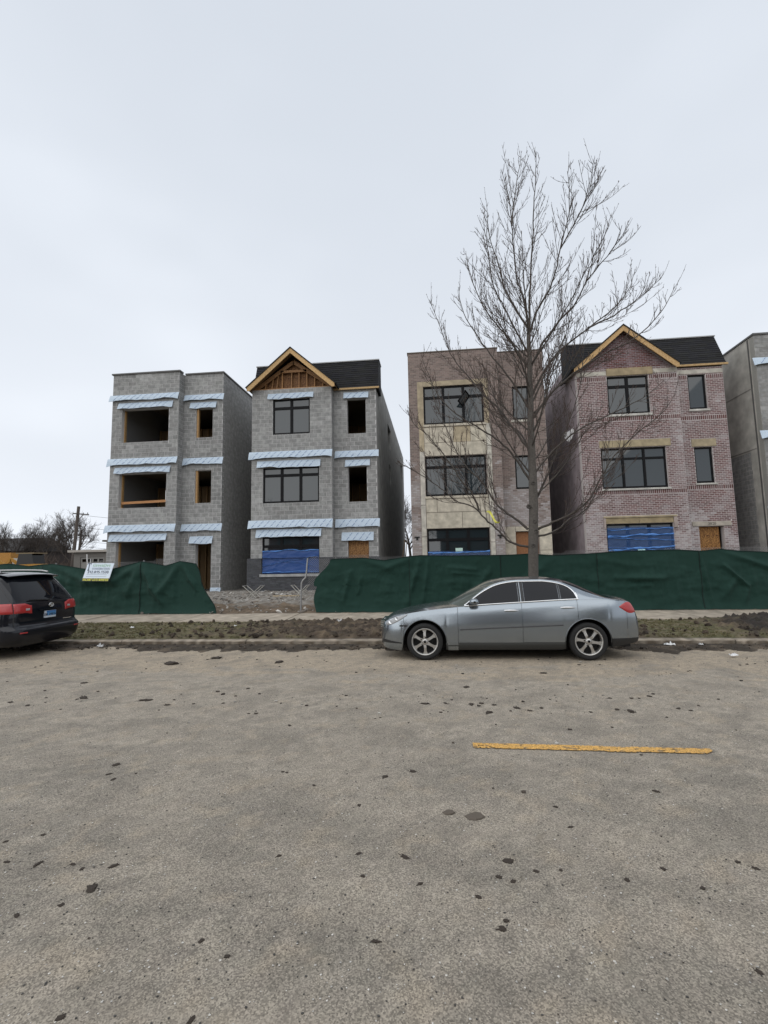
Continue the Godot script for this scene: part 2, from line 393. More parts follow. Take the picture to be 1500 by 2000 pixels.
func ground_and_road() -> void:
	nz.seed = 7; nz.frequency = 0.1; nz.fractal_octaves = 4
	# land to the horizon
	var mb := MB.new()
	mb.quad(Vector3(-500, -0.09, 400), Vector3(500, -0.09, 400), Vector3(500, -0.09, -500), Vector3(-500, -0.09, -500), Color(0.13, 0.12, 0.09))
	structure(mb, "ground", M.soil)
	# road
	mb = MB.new()
	var xs := spaced(-90.0, 90.0, 9.0, 0.05, 0.05)
	var zs := PackedFloat32Array()
	var z := 6.0
	while z > CURB_Z:
		zs.append(z)
		z -= 0.05 if z < -1.2 else 0.35
	zs.append(CURB_Z)
	var pts := PackedVector3Array(); var cl := PackedColorArray()
	var tan_dust := Color(0.475, 0.395, 0.295); var worn := Color(0.405, 0.355, 0.288); var grey := Color(0.315, 0.28, 0.23); var dark := Color(0.225, 0.20, 0.165)
	for zz in zs:
		for x in xs:
			var a := n2(x, zz * 3.0, 4.0)          # streaks along the road
			var b := n2(x + 30.0, zz, 14.0)         # patches
			var c := n2(x, zz + 70.0, 60.0)         # fine blotches
			var col := grey.lerp(worn, clampf(0.45 + a * 1.3 + b * 0.5, 0, 1))
			col = col.lerp(worn * 1.08, sm(-5.5, -5.8, zz + a * 2.2 + b * 1.2 + c * 0.5) * clampf(0.75 + c, 0, 1))
			col = col.lerp(worn, sm(0.06, 0.2, n2(x + 60.0, zz * 2.0, 9.0) + c * 0.2) * 0.7)
			col = col.lerp(tan_dust, sm(-7.7, -7.95, zz + a * 1.3 + b * 0.7 + c * 0.3) * clampf(0.85 + c * 0.8, 0, 1))
			col = col.lerp(dark, sm(0.14, 0.3, b + c * 0.35) * 0.4)
			col = col.lerp(tan_dust, clampf((n2(x - 90, zz, 22.0) - 0.22) * 2.0, 0, 0.4))
			col = col * (1.0 + c * 0.22 + n2(x, zz, 190.0) * 0.1)
			pts.append(Vector3(x, n2(x, zz, 25.0) * 0.0012, zz)); cl.append(Color(col.r, col.g, col.b))
	mb.grid(pts, xs.size(), cl)
	structure(mb, "road", M.road)
	# worn yellow dash, with ragged edges, laid 4 mm over the road
	mb = MB.new()
	var nxd := 190; var nzd := 9
	for i in nxd:
		for j in nzd:
			var x := lerpf(0.30, 2.44, float(i) / nxd); var x2 := lerpf(0.30, 2.44, float(i + 1) / nxd)
			var zc := -4.865 + 0.013 * (x - 0.3) + (0.012 if x > 1.5 and x < 1.75 else 0.0)
			var q := -1.0 + 2.0 * (j + 0.5) / nzd
			var edge := absf(q) + n2(x * 40.0, q * 3.0, 8.0) * 0.25
			if edge > 0.97 or n2(x * 3.0, j * 0.12, 40.0) > 0.5 or (x > 2.36 and q < -0.9 + (x - 2.36) * 14.0):
				continue
			var a := zc + 0.062 - 0.124 * j / nzd; var b := zc + 0.062 - 0.124 * (j + 1) / nzd
			var dirt := clampf((n2(x * 9.0, j * 0.15, 10.0) - 0.16) * 3.0, 0, 0.75)
			var col := Color(0.84, 0.48, 0.13).lerp(Color(0.2, 0.16, 0.11), dirt) * (1.0 + n2(x * 30, j * 0.5, 9.0) * 0.35)
			mb.quad(Vector3(x, 0.009, a), Vector3(x2, 0.009, a), Vector3(x2, 0.009, b), Vector3(x, 0.009, b), Color(col.r, col.g, col.b))
	var dash := structure(mb, "road_marking", M.paint)
	dash.set_meta("label", "worn yellow centre line dash painted on the road")
	# kerb: concrete lengths with worn, rounded edges
	var kerb := Node3D.new(); kerb.name = "kerb"; add_child(kerb); kerb.set_meta("kind", "structure")
	var kx := -60.0
	while kx < 60.0:
		var len := 2.9 + rng.randf_range(-0.3, 0.6)
		mb = MB.new()
		pts = PackedVector3Array(); cl = PackedColorArray()
		var prof := [Vector2(0.0, -0.05), Vector2(0.012, 0.075), Vector2(-0.005, 0.1), Vector2(-0.035, 0.115), Vector2(-0.15, 0.118), Vector2(-0.165, 0.0)]
		var seg := 40 if absf(kx) < 12 else 6
		var sag := rng.randf_range(-0.012, 0.012)
		for p in prof:
			for s in seg + 1:
				var x := kx + 0.008 + (len - 0.016) * s / seg
				var k := n2(x * 3.0, p.x * 20.0, 12.0)
				var chip := maxf(0.0, n2(x, 3.0, 30.0) - 0.25) * 0.12 if p.y > 0.08 and p.x > -0.1 else 0.0
				pts.append(Vector3(x, p.y + sag - chip + k * 0.008, CURB_Z + p.x + k * 0.012))
				var col := Color(0.34, 0.29, 0.23) * (1.0 + n2(x * 2.0, p.y * 9.0, 20.0) * 0.7)
				if p.y < 0.08: col = col.lerp(Color(0.16, 0.125, 0.09), clampf(0.6 + n2(x * 2.0, 8.0, 24.0) * 2.0, 0, 1))
				cl.append(Color(col.r, col.g, col.b))
		mb.grid(pts, seg + 1, cl)
		part(mb, "kerb_stone", M.concrete, kerb)
		kx += len
	# verge between kerb and pavement: grass and churned earth
	mb = MB.new()
	xs = spaced(-90.0, 90.0, 10.0, 0.06, 0.08)
	zs = PackedFloat32Array()
	for i in 46: zs.append(lerpf(CURB_Z - 0.15, -13.06, i / 45.0))
	pts = PackedVector3Array(); cl = PackedColorArray()
	for zz in zs:
		for x in xs:
			var e := bare(x, zz)
			var edge := sm(CURB_Z - 0.15, CURB_Z - 0.4, zz) * sm(-13.06, -12.8, zz)
			var lump := absf(n2(x, zz, 26.0)) * 0.16 + absf(n2(x + 9, zz, 60.0)) * 0.12
			var mound := exp(-(pow(x - 7.6, 2) / 0.9 + pow(zz + 12.1, 2) / 0.5)) * 0.16
			var hgt := gy(x, zz) + edge * (0.02 + e * lump + (1.0 - e) * 0.02 * n2(x, zz, 40.0) + mound) + (1.0 - edge) * -0.02
			var wet := sm(6.2, 7.0, x)
			var earth := Color(0.068, 0.05, 0.034).lerp(Color(0.03, 0.024, 0.019), wet).lerp(Color(0.15, 0.112, 0.075), clampf(0.25 + n2(x, zz, 18.0) * 1.6, 0, 1) * (1.0 - wet * 0.8))
			var grass := Color(0.125, 0.118, 0.055).lerp(Color(0.18, 0.148, 0.09), clampf(0.4 + n2(x + 20, zz, 20.0) * 2.0, 0, 1))
			var col := grass.lerp(earth, e) * (1.0 + n2(x, zz, 120.0) * 0.5)
			pts.append(Vector3(x, hgt, zz)); cl.append(Color(col.r, col.g, col.b))
	mb.grid(pts, xs.size(), cl)
	structure(mb, "verge", M.soil)
	# mud washed into the gutter: rises out of the road where it lies
	mb = MB.new()
	xs = spaced(-40.0, 40.0, 11.0, 0.05, 0.1)
	pts = PackedVector3Array(); cl = PackedColorArray()
	for i in 28:
		var zz := lerpf(-9.35, CURB_Z + 0.004, i / 27.0)
		for x in xs:
			var reach := 0.52 + n2(x, 2.0, 5.0) * 0.55 + n2(x, 9.0, 22.0) * 0.3
			if x > 3.4: reach += 0.22
			var d := (CURB_Z + reach - zz) / 0.35
			var hgt := clampf(d, -0.5, 1.0) * 0.022 + absf(n2(x, zz, 40.0)) * 0.03 * clampf(d + 0.4, 0, 1) + n2(x, zz, 90.0) * 0.01 - 0.004
			var col := Color(0.05, 0.038, 0.027).lerp(Color(0.15, 0.115, 0.08), clampf(0.2 + n2(x, zz, 16.0) * 1.3 - d * 0.15, 0, 1))
			pts.append(Vector3(x, hgt, zz)); cl.append(col)
	mb.grid(pts, xs.size(), cl)
	structure(mb, "gutter_mud", M.soil, "stuff", "dark mud washed into the gutter along the kerb")
	# pavement slabs
	var walk := Node3D.new(); walk.name = "pavement"; add_child(walk); walk.set_meta("kind", "structure")
	var x0 := -60.0
	while x0 < 60.0:
		var len := 1.55
		mb = MB.new()
		var seg := 12 if absf(x0) < 14 else 2
		pts = PackedVector3Array(); cl = PackedColorArray()
		var tone := rng.randf_range(0.92, 1.08)
		var dy := rng.randf_range(-0.006, 0.006)
		for r in [[-13.02, -0.1], [-13.02, -0.006], [-13.035, 0.0], [-13.3, 0.0], [-13.6, 0.0], [-13.9, 0.0], [-14.2, 0.0], [-14.5, 0.0], [-14.74, 0.0], [-14.755, -0.08]]:
			for s in seg + 1:
				var x := x0 + 0.006 + (len - 0.012) * s / seg
				var col := Color(0.43, 0.37, 0.295) * tone * (1.0 + n2(x, r[0], 14.0) * 0.3 + n2(x, r[0], 60.0) * 0.25)
				col = col.lerp(Color(0.2, 0.155, 0.11), clampf((n2(x + 40, r[0], 10.0) + (0.35 if r[0] > -13.1 or r[0] < -14.6 else 0.0) - 0.25) * 1.6, 0, 0.7))
				pts.append(Vector3(x, gy(x, minf(r[0], -13.06)) + 0.02 + r[1] + dy, r[0])); cl.append(Color(col.r, col.g, col.b))
		mb.grid(pts, seg + 1, cl)
		for e in 2:
			var x := x0 + 0.006 + (len - 0.012) * e
			var a := Vector3(x, gy(x, -13.06) + 0.015 + dy, -13.02); var b := Vector3(x, gy(x, -14.74) + 0.015 + dy, -14.755)
			mb.quad(a, a - Vector3(0, .1, 0), b - Vector3(0, .1, 0), b, Color(0.2, 0.17, 0.13))
		part(mb, "pavement_slab", M.concrete, walk)
		x0 += len
	# building plots: brown earth in front, grey gravel and debris near the houses
	mb = MB.new()
	xs = spaced(-120.0, 120.0, 12.0, 0.12, 0.12)
	zs = PackedFloat32Array()
	z = -14.72
	while z > -90.0:
		zs.append(z)
		z -= 0.1 if z > -22.5 else 1.5 + (-22.0 - z) * 0.06
	pts = PackedVector3Array(); cl = PackedColorArray()
	for zz in zs:
		for x in xs:
			var k := n2(x, zz, 12.0)
			var gravel := sm(-16.0, -17.4, zz + k * 1.6)
			var lump := (absf(n2(x, zz, 22.0)) * 0.14 + absf(n2(x, zz, 50.0)) * 0.09) * sm(-14.8, -15.4, zz) * sm(-24.0, -21.0, zz)
			var col := Color(0.115, 0.083, 0.055).lerp(Color(0.19, 0.14, 0.095), clampf(0.4 + k * 2.0, 0, 1)).lerp(Color(0.33, 0.31, 0.28), gravel * clampf(0.8 + n2(x, zz, 40.0), 0, 1)) * (1.0 + n2(x, zz, 110.0) * 0.6)
			pts.append(Vector3(x, gy(x, zz) + lump - 0.005, zz)); cl.append(Color(col.r, col.g, col.b))
	mb.grid(pts, xs.size(), cl)
	structure(mb, "building_plot", M.soil)

func lump_mesh(sd: int, flat: float, seg := 8) -> ArrayMesh:
	var r := RandomNumberGenerator.new(); r.seed = sd
	var mb := MB.new()
	var pts := PackedVector3Array()
	var ph := r.randf() * 50.0
	for i in 5:
		for j in seg + 1:
			var la := lerpf(PI / 2, -PI / 2, i / 4.0); var lo := TAU * (j % seg) / seg
			var d := Vector3(cos(la) * cos(lo), sin(la), -cos(la) * sin(lo))
			var k := 1.0 + 0.9 * nz.get_noise_3d(d.x * 14 + ph, d.y * 9, d.z * 14 + ph)
			if i == 0 or i == 4: k = 0.85
			pts.append(Vector3(d.x * k * 0.5, d.y * k * 0.5 * flat, d.z * k * 0.5))
	for i in 4:
		for j in seg:
			var q := seg + 1
			mb.quad(pts[i * q + j], pts[(i + 1) * q + j], pts[(i + 1) * q + j + 1], pts[i * q + j + 1], Color.WHITE)
	return mb.mesh()

func scatter(called: String, mesh: Mesh, m: Material, items: Array, label: String) -> void:
	var mm := MultiMesh.new()
	mm.transform_format = MultiMesh.TRANSFORM_3D; mm.use_colors = true
	mm.mesh = mesh; mm.instance_count = items.size()
	for i in items.size():
		mm.set_instance_transform(i, items[i][0]); mm.set_instance_color(i, items[i][1])
	var o := MultiMeshInstance3D.new()
	o.name = numbered(called); o.multimesh = mm; o.material_override = m
	add_child(o)
	o.set_meta("kind", "stuff"); o.set_meta("label", label)

func loose_things() -> void:
	rng.seed = 11
	var clods := []
	for i in 5:
		var st := SurfaceTool.new()
		st.append_from(lump_mesh(20 + i, 0.5, 14), 0, Transform3D(Basis().scaled(Vector3(0.9, 1, 0.9)), Vector3.ZERO))
		for j in 9:
			var w := rng.randf() * TAU; var d := rng.randf_range(0.32, 0.95)
			var s := rng.randf_range(0.08, 0.42) * (1.2 - d)
			st.append_from(lump_mesh(40 + i * 9 + j, 0.7, 8), 0, Transform3D(Basis(Vector3.UP, w).scaled(Vector3(s, s, s)), Vector3(cos(w) * d, -0.12, sin(w) * d * 0.8)))
		clods.append(st.commit())
	var lumps := [lump_mesh(1, 0.5), lump_mesh(2, 0.62), lump_mesh(3, 0.42), lump_mesh(4, 0.8)]
	# clods on the road
	var k := 0
	for c in CLODS:
		var o := MeshInstance3D.new()
		o.name = numbered("mud_clod"); o.mesh = clods[k % 5]; o.material_override = M.clod
		add_child(o)
		var s: float = clampf(c[2], 0.025, 0.2) * 1.55
		o.position = Vector3(c[0], s * 0.045, c[1]); o.rotation.y = rng.randf() * TAU
		o.scale = Vector3(s * rng.randf_range(0.8, 1.25), s * 0.42, s * rng.randf_range(0.55, 0.9))
		tag(o, "dark clod of mud dropped on the road", "mud clod", "mud clods dropped on the road")
		k += 1
	for c in PATCHES:
		var o := MeshInstance3D.new()
		o.name = numbered("mud_patch"); o.mesh = lumps[0]; o.material_override = M.dry_mud
		add_child(o)
		o.position = Vector3(c[0], 0.003, c[1]); o.scale = Vector3(c[2] * 2.0, 0.035, c[2] * 2.0)
		tag(o, "larger round flattened brown patch of mud on the road" if k == CLODS.size() else "smaller flattened brown patch of mud beside a rounder one", "mud patch")
		k += 1
	var items := []
	for i in 1500:
		var zz := -1.5 - 9.0 * rng.randf()
		if i % 3 == 0: zz = rng.randfn(-6.3, 0.35)
		if i % 3 == 1: zz = rng.randfn(-8.6, 0.6)
		var x := rng.randf_range(-11, 11)
		if zz < -10.4: continue
		var s := 0.007 + 0.042 * pow(rng.randf(), 6.0) * sm(-1.0, -6.0, zz) + 0.012 * pow(rng.randf(), 5.0)
		items.append([Transform3D(Basis(Vector3.UP, rng.randf() * TAU).scaled_local(Vector3(s * 1.3, s * 0.5, s)), Vector3(x, s * 0.05 + 0.003, zz)), vary(Color(0.05, 0.038, 0.028) if rng.randf() < 0.8 else Color(0.4, 0.38, 0.34), 0.5)])
	for i in 5500:
		var zz := -1.5 - 5.5 * pow(rng.randf(), 1.3); var x := rng.randf_range(-1.2, 1.2) * -zz
		var s := rng.randf_range(0.004, 0.011)
		var g := 0.62 if rng.randf() < 0.55 else 0.07
		items.append([Transform3D(Basis(Vector3.UP, rng.randf() * TAU).scaled_local(Vector3(s * 1.4, s * 0.5, s)), Vector3(x, 0.002, zz)), vary(Color(g, g * 0.95, g * 0.87), 0.25)])
	scatter("mud_crumbs", lumps[1], M.dull, items, "small crumbs of dried mud and grit on the road")
	# clods of earth on the verge, in the gutter
	items = []
	for i in 5200:
		var x := rng.randf_range(-9, 11); var zz := rng.randf_range(-12.95, -10.75)
		if rng.randf() > bare(x, zz) * 0.95 + 0.06: continue
		var s := 0.02 + 0.12 * pow(rng.randf(), 3.5)
		var col := Color(0.062, 0.045, 0.031).lerp(Color(0.03, 0.024, 0.019), sm(6.2, 7.0, x))
		items.append([Transform3D(Basis.from_euler(Vector3(rng.randf(), rng.randf() * TAU, rng.randf())).scaled_local(Vector3(s * 1.3, s, s)), Vector3(x, gy(x, zz) + 0.045, zz)), vary(col, 0.45)])
	scatter("earth_clods", lumps[3], M.soil, items, "clods of dug earth lying on the verge")
	items = []
	for i in 900:
		var x := rng.randf_range(-10, 11); var zz := rng.randf_range(-10.47, -9.9)
		var s := 0.012 + 0.07 * pow(rng.randf(), 4.0)
		items.append([Transform3D(Basis.from_euler(Vector3(rng.randf(), rng.randf() * TAU, rng.randf())).scaled_local(Vector3(s * 1.3, s * 0.8, s)), Vector3(x, 0.028, zz)), vary(Color(0.09, 0.072, 0.055), 0.6)])
	scatter("gutter_debris", lumps[1], M.soil, items, "bits of stone and mud in the gutter")
	# builders' rubble in front of the second house
	items = []
	for i in 4200:
		var x := rng.randf_range(-13, 14); var zz := rng.randf_range(-21.8, -14.9)
		if zz > -17.0 and rng.randf() > 0.35: continue
		if i % 2: x = rng.randf_range(-9.5, -3.0)
		var s := 0.02 + 0.16 * pow(rng.randf(), 4.0)
		var col := Color(0.36, 0.34, 0.31) if rng.randf() < 0.7 else Color(0.14, 0.12, 0.10)
		if rng.randf() < 0.08: col = Color(0.68, 0.66, 0.62)
		items.append([Transform3D(Basis.from_euler(Vector3(rng.randf(), rng.randf() * TAU, rng.randf())).scaled_local(Vector3(s * 1.5, s * 0.7, s)), Vector3(x, gy(x, zz) + 0.04, zz)), vary(col, 0.3)])
	scatter("rubble", lumps[0], M.concrete, items, "grey builders' rubble strewn over the plots")
	# short grass on the verge: small tufts of three blades
	var gm := MB.new()
	for i in 5:
		var a := TAU * i / 5.0 + 0.4
		var d := Vector3(cos(a), 0, sin(a)); var w := Vector3(-sin(a), 0, cos(a)) * 0.16
		gm.tri(d * 0.1 - w, d * 0.1 + w, d * (0.55 + 0.2 * (i % 2)) + Vector3(0, 0.75 + 0.25 * (i % 3) / 2.0, 0), Color.WHITE)
	items = []
	for i in 26000:
		var x := rng.randf_range(-13, 13); var zz := rng.randf_range(-12.98, -10.7)
		if rng.randf() < bare(x, zz) * 1.3 or n2(x + 20, zz, 26.0) > rng.randf_range(0.05, 0.5): continue
		var s := rng.randf_range(0.025, 0.06)
		var col := Color(0.095, 0.098, 0.035).lerp(Color(0.19, 0.15, 0.085), rng.randf() * 0.9)
		items.append([Transform3D(Basis(Vector3.UP, rng.randf() * TAU).scaled_local(Vector3(s, s * 0.8, s)), Vector3(x, gy(x, zz) + 0.012, zz)), vary(col, 0.35)])
	scatter("grass", gm.mesh(), M.leafy, items, "short winter grass on the verge")
	# litter
	var litter := [[-5.2, -12.2, 0.09, "small white scrap of litter on the churned verge", 0.75], [-7.9, -12.0, 0.13, "pale flattened scrap of litter on the grass by the dark van", 0.7], [4.55, -10.3, 0.2, "crumpled white bag of litter in the gutter behind the silver car", 0.8], [5.15, -10.32, 0.1, "small white and brown wrapper in the gutter by the kerb", 0.6], [5.1, -9.2, 0.15, "flat white piece of paper lying on the road edge", 0.8], [4.2, -11.3, 0.14, "white paper cup lying on the grass behind the silver car", 0.75], [-2.6, -12.75, 0.2, "pale scrap lying at the edge of the pavement beside the fence end", 0.6], [6.6, -11.2, 0.1, "white scrap at the foot of the dark earth mound", 0.7], [-0.9, -10.2, 0.13, "pale scrap lying in the muddy gutter before the silver car", 0.6], [-7.4, -10.15, 0.2, "pale splinter of wood lying in the gutter by the dark van", 0.5]]
	for a in litter:
		var mb := MB.new()
		var pts := PackedVector3Array()
		var p := Vector3(a[0], gy(a[0], a[1]) + 0.03, a[1])
		for i in 7:
			for j in 7:
				var u := i / 6.0 - 0.5; var w := j / 6.0 - 0.5
				var f := 1.0 + 0.5 * n2(u * 8 + a[0] * 9, w * 8, 3.0)
				pts.append(p + Vector3(w * a[2] * f * 0.75, absf(n2(u * 9 + a[0] * 7, w * 9, 6.0)) * a[2] * 0.9 * (1.0 - 1.6 * absf(u)) + 0.004, u * a[2] * f * 0.55))
		mb.grid(pts, 7, PackedColorArray(), gray(a[4] * 0.85))
		single(mb, "litter", M.plastic, p, a[3], "litter")

func front(z: float) -> Transform3D:
	return Transform3D(Basis(), Vector3(0, 0, z))
func right_side(x: float) -> Transform3D:   # faces +x; its own x runs along -z
	return Transform3D(Basis(Vector3(0, 0, -1), Vector3.UP, Vector3(1, 0, 0)), Vector3(x, 0, 0))
func left_side(x: float) -> Transform3D:    # faces -x; its own x runs along +z
	return Transform3D(Basis(Vector3(0, 0, 1), Vector3.UP, Vector3(-1, 0, 0)), Vector3(x, 0, 0))

# a wall with real thickness and openings
func wall(mb: MB, t: Transform3D, x0: float, x1: float, y0: float, y1: float, thick: float, holes: Array, col: Color) -> void:
	var xs := [x0, x1]; var ys := [y0, y1]
	for h in holes:
		for q in [h[0], h[1]]:
			if q > x0 and q < x1 and not xs.has(q): xs.append(q)
		for q in [h[2], h[3]]:
			if q > y0 and q < y1 and not ys.has(q): ys.append(q)
	xs.sort(); ys.sort()
	for i in xs.size() - 1:
		for j in ys.size() - 1:
			var cx: float = (xs[i] + xs[i + 1]) / 2; var cy: float = (ys[j] + ys[j + 1]) / 2
			var open := false
			for h in holes:
				if cx > h[0] and cx < h[1] and cy > h[2] and cy < h[3]: open = true
			if open: continue
			var a: float = xs[i]; var b: float = xs[i + 1]; var c: float = ys[j]; var d: float = ys[j + 1]
			mb.quad(t * Vector3(a, c, 0), t * Vector3(b, c, 0), t * Vector3(b, d, 0), t * Vector3(a, d, 0), col)
			mb.quad(t * Vector3(b, c, -thick), t * Vector3(a, c, -thick), t * Vector3(a, d, -thick), t * Vector3(b, d, -thick), col)
	var rims := holes.duplicate()
	rims.append([x0, x1, y0, y1])
	for h in rims:
		var a := maxf(h[0], x0); var b := minf(h[1], x1); var c := maxf(h[2], y0); var d := minf(h[3], y1)
		var o: float = 0.0; var k := -thick
		mb.quad(t * Vector3(a, c, o), t * Vector3(a, d, o), t * Vector3(a, d, k), t * Vector3(a, c, k), col)
		mb.quad(t * Vector3(b, c, k), t * Vector3(b, d, k), t * Vector3(b, d, o), t * Vector3(b, c, o), col)
		mb.quad(t * Vector3(a, d, o), t * Vector3(b, d, o), t * Vector3(b, d, k), t * Vector3(a, d, k), col)
		mb.quad(t * Vector3(a, c, k), t * Vector3(b, c, k), t * Vector3(b, c, o), t * Vector3(a, c, o), col)

# masonry units in running bond, cut round openings: [x0, x1, y0, y1]
func lay(x0: float, x1: float, y0: float, y1: float, holes: Array, uw: float, uh: float, j: float) -> Array:
	var out := []
	var rows := int(ceil((y1 - y0) / uh - 0.01))
	for r in rows:
		var ya := y0 + r * uh; var yb := minf(ya + uh, y1)
		var x := x0 - (uw / 2 if r % 2 else 0.0)
		while x < x1 - 0.01:
			var xa := maxf(x, x0); var xb := minf(x + uw, x1)
			x += uw
			if xb - xa < 0.05: continue
			var todo := [[xa, xb, ya, yb]]
			for h in holes:
				var next := []
				for q in todo:
					if q[1] <= h[0] or q[0] >= h[1] or q[3] <= h[2] or q[2] >= h[3]:
						next.append(q); continue
					if q[0] < h[0]: next.append([q[0], h[0], q[2], q[3]])
					if q[1] > h[1]: next.append([h[1], q[1], q[2], q[3]])
					var a := maxf(q[0], h[0]); var b := minf(q[1], h[1])
					if q[2] < h[2]: next.append([a, b, q[2], h[2]])
					if q[3] > h[3]: next.append([a, b, h[3], q[3]])
				todo = next
			for q in todo:
				if q[1] - q[0] > j * 2.5 and q[3] - q[2] > j * 1.6:
					out.append([q[0] + j / 2, q[1] - j / 2, q[2] + j / 2, q[3] - j / 2])
	return out

func block_tone(x: float, y: float) -> Color:
	var k := 0.335 * (1.0 + rng.randf_range(-0.12, 0.1) + n2(x, y, 2.2) * 0.3 + maxf(0.0, n2(x + 31, y, 7.0) - 0.25) * 0.9)
	return Color(k * 1.005, k, k * 0.975)

# up to 300 whole blocks as parts of their own, the rest joined
func block_face(root: Node3D, t: Transform3D, rects: Array, budget: int, rest: MB, proud := 0.007, calm := false) -> int:
	var base: Vector3 = root.get_meta("base")
	for q in rects:
		var col := block_tone(t.origin.x + q[0] + t.origin.z, q[2])
		if calm: col = vary(Color(0.35, 0.347, 0.338), 0.07)
		if budget > 0 and q[1] - q[0] > 0.36 and q[3] - q[2] > 0.17:
			budget -= 1
			var o := MeshInstance3D.new()
			o.name = "concrete_block"
			var k := clampi(int((col.g / 0.335 - 0.7) / 0.6 * 12.0), 0, 11)
			if not M.has("bm%d" % k):
				var mb := MB.new()
				var g := 0.335 * (0.7 + 0.6 * (k + 0.5) / 12.0)
				mb.unit(Transform3D(), -0.195, 0.195, -0.095, 0.095, proud, 0.004, Color(g * 1.005, g, g * 0.975))
				M["bm%d" % k] = mb.mesh()
			o.mesh = M["bm%d" % k]
			o.material_override = M.block
			o.position = t * Vector3((q[0] + q[1]) / 2, (q[2] + q[3]) / 2, 0) - base
			root.add_child(o, true)
		else:
			rest.unit(t, q[0], q[1], q[2], q[3], proud, 0.004, col)
	return budget

# hanging strip of blue-white flashing membrane with its printed strokes
func flashing(root: Node, t: Transform3D, x0: float, x1: float, yt: float, yb: float, out := 0.13, wrap := 0.0, called := "flashing_strip") -> void:
	var mb := MB.new()
	var cols := maxi(8, int((x1 - x0) / 0.09))
	var pts := PackedVector3Array()
	var ph := rng.randf() * 100.0
	var f := func(u: float, w: float) -> Vector3:
		var x := lerpf(x0, x1, u)
		var k := n2(x * 2.0 + ph, w * 0.6, 5.0)
		var e := minf(u, 1.0 - u) * (x1 - x0)
		var droop := 0.05 * exp(-e * 6.0) * (1.0 if wrap > 0 else 0.3)
		return t * Vector3(x + k * 0.03 * w, lerpf(yt, yb, w) + k * 0.05 * w - droop * w, 0.014 + out * pow(w, 0.8) + k * 0.07 * w + n2(x * 4.0 + ph, w * 3.0, 9.0) * 0.015)
	for r in 6:
		for q in cols + 1:
			pts.append(f.call(float(q) / cols, r / 5.0))
	mb.grid(pts, cols + 1, PackedColorArray(), Color(0.58, 0.69, 0.80))
	# turned-up lower edge gives the sheet its thickness
	var low := PackedVector3Array()
	for d in [[0.0, 0.0], [-0.004, -0.012]]:
		for q in cols + 1:
			low.append(f.call(float(q) / cols, 1.0) + t.basis * Vector3(0, d[0], d[1]))
	for r in 2:
		for q in cols + 1:
			var w := 1.0 - r * 0.9
			low.append(f.call(float(q) / cols, w) + t.basis * Vector3(0, -0.004, -0.014))
	mb.grid(low, cols + 1, PackedColorArray(), Color(0.6, 0.68, 0.78))
	var x := 0.12 + rng.randf() * 0.15
	var len := x1 - x0
	while x < len - 0.3:
		var u := x / len
		for row in 2:
			var w0 := 0.10 + row * 0.46; var w1 := w0 + (0.34 if row == 0 else 0.36)
			var s := (0.13 if row == 0 else 0.0) / len
			var a: Vector3 = f.call(u + s, w1); var b: Vector3 = f.call(u + s + 0.035 / len, w1); var c: Vector3 = f.call(u + s + 0.15 / len, w0); var d: Vector3 = f.call(u + s + 0.115 / len, w0)
			var o := t.basis * Vector3(0, 0.001, 0.007)
			mb.quad(a + o, b + o, c + o, d + o, Color(0.17, 0.26, 0.45))
		x += 0.30
	part(mb, called, M.membrane, root)

# black framed window: mull = x of uprights, tr = y of the cross bar (0: none)
func window(root: Node3D, t: Transform3D, h: Array, mull: Array, tr: float, back := 0.09, bar := 0.13, called := "window") -> MeshInstance3D:
	var mb := MB.new()
	var u := t.translated_local(Vector3(0, 0, -back))
	var x0: float = h[0]; var x1: float = h[1]; var y0: float = h[2]; var y1: float = h[3]
	var bx := func(a: float, b: float, c: float, d: float, dz := 0.0) -> void:
		var p := u * Vector3((a + b) / 2, (c + d) / 2, -0.04)
		mb.obox(Transform3D(u.basis, p), Vector3(b - a, d - c, 0.1 + dz), Color.WHITE)
	var e := 0.075
	bx.call(x0, x0 + e, y0, y1); bx.call(x1 - e, x1, y0, y1); bx.call(x0 + e, x1 - e, y0, y0 + e + 0.02); bx.call(x0 + e, x1 - e, y1 - e, y1)
	var xs := [x0 + e]
	for m in mull:
		bx.call(m - bar / 2, m + bar / 2, y0 + e, y1 - e, 0.02)
		xs.append(m - bar / 2); xs.append(m + bar / 2)
	xs.append(x1 - e)
	var ys := [y0 + e + 0.02]
	if tr > 0:
		for i in range(0, xs.size(), 2):
			bx.call(xs[i], xs[i + 1], tr - bar / 2, tr + bar / 2, 0.01)
		ys.append(tr - bar / 2); ys.append(tr + bar / 2)
	ys.append(y1 - e)
	var w := part(mb, called, M.frame, root)
	for i in range(0, xs.size(), 2):
		for j in range(0, ys.size(), 2):
			var g := MB.new()
			var lean := Basis.from_euler(Vector3(rng.randf_range(-0.004, 0.004), rng.randf_range(-0.004, 0.004), 0))
			g.obox(Transform3D(u.basis * lean, u * Vector3((xs[i] + xs[i + 1]) / 2, (ys[j] + ys[j + 1]) / 2, -0.03)), Vector3(xs[i + 1] - xs[i] + 0.01, ys[j + 1] - ys[j] + 0.01, 0.02))
			part(g, "pane", M.glass, w)
	return w

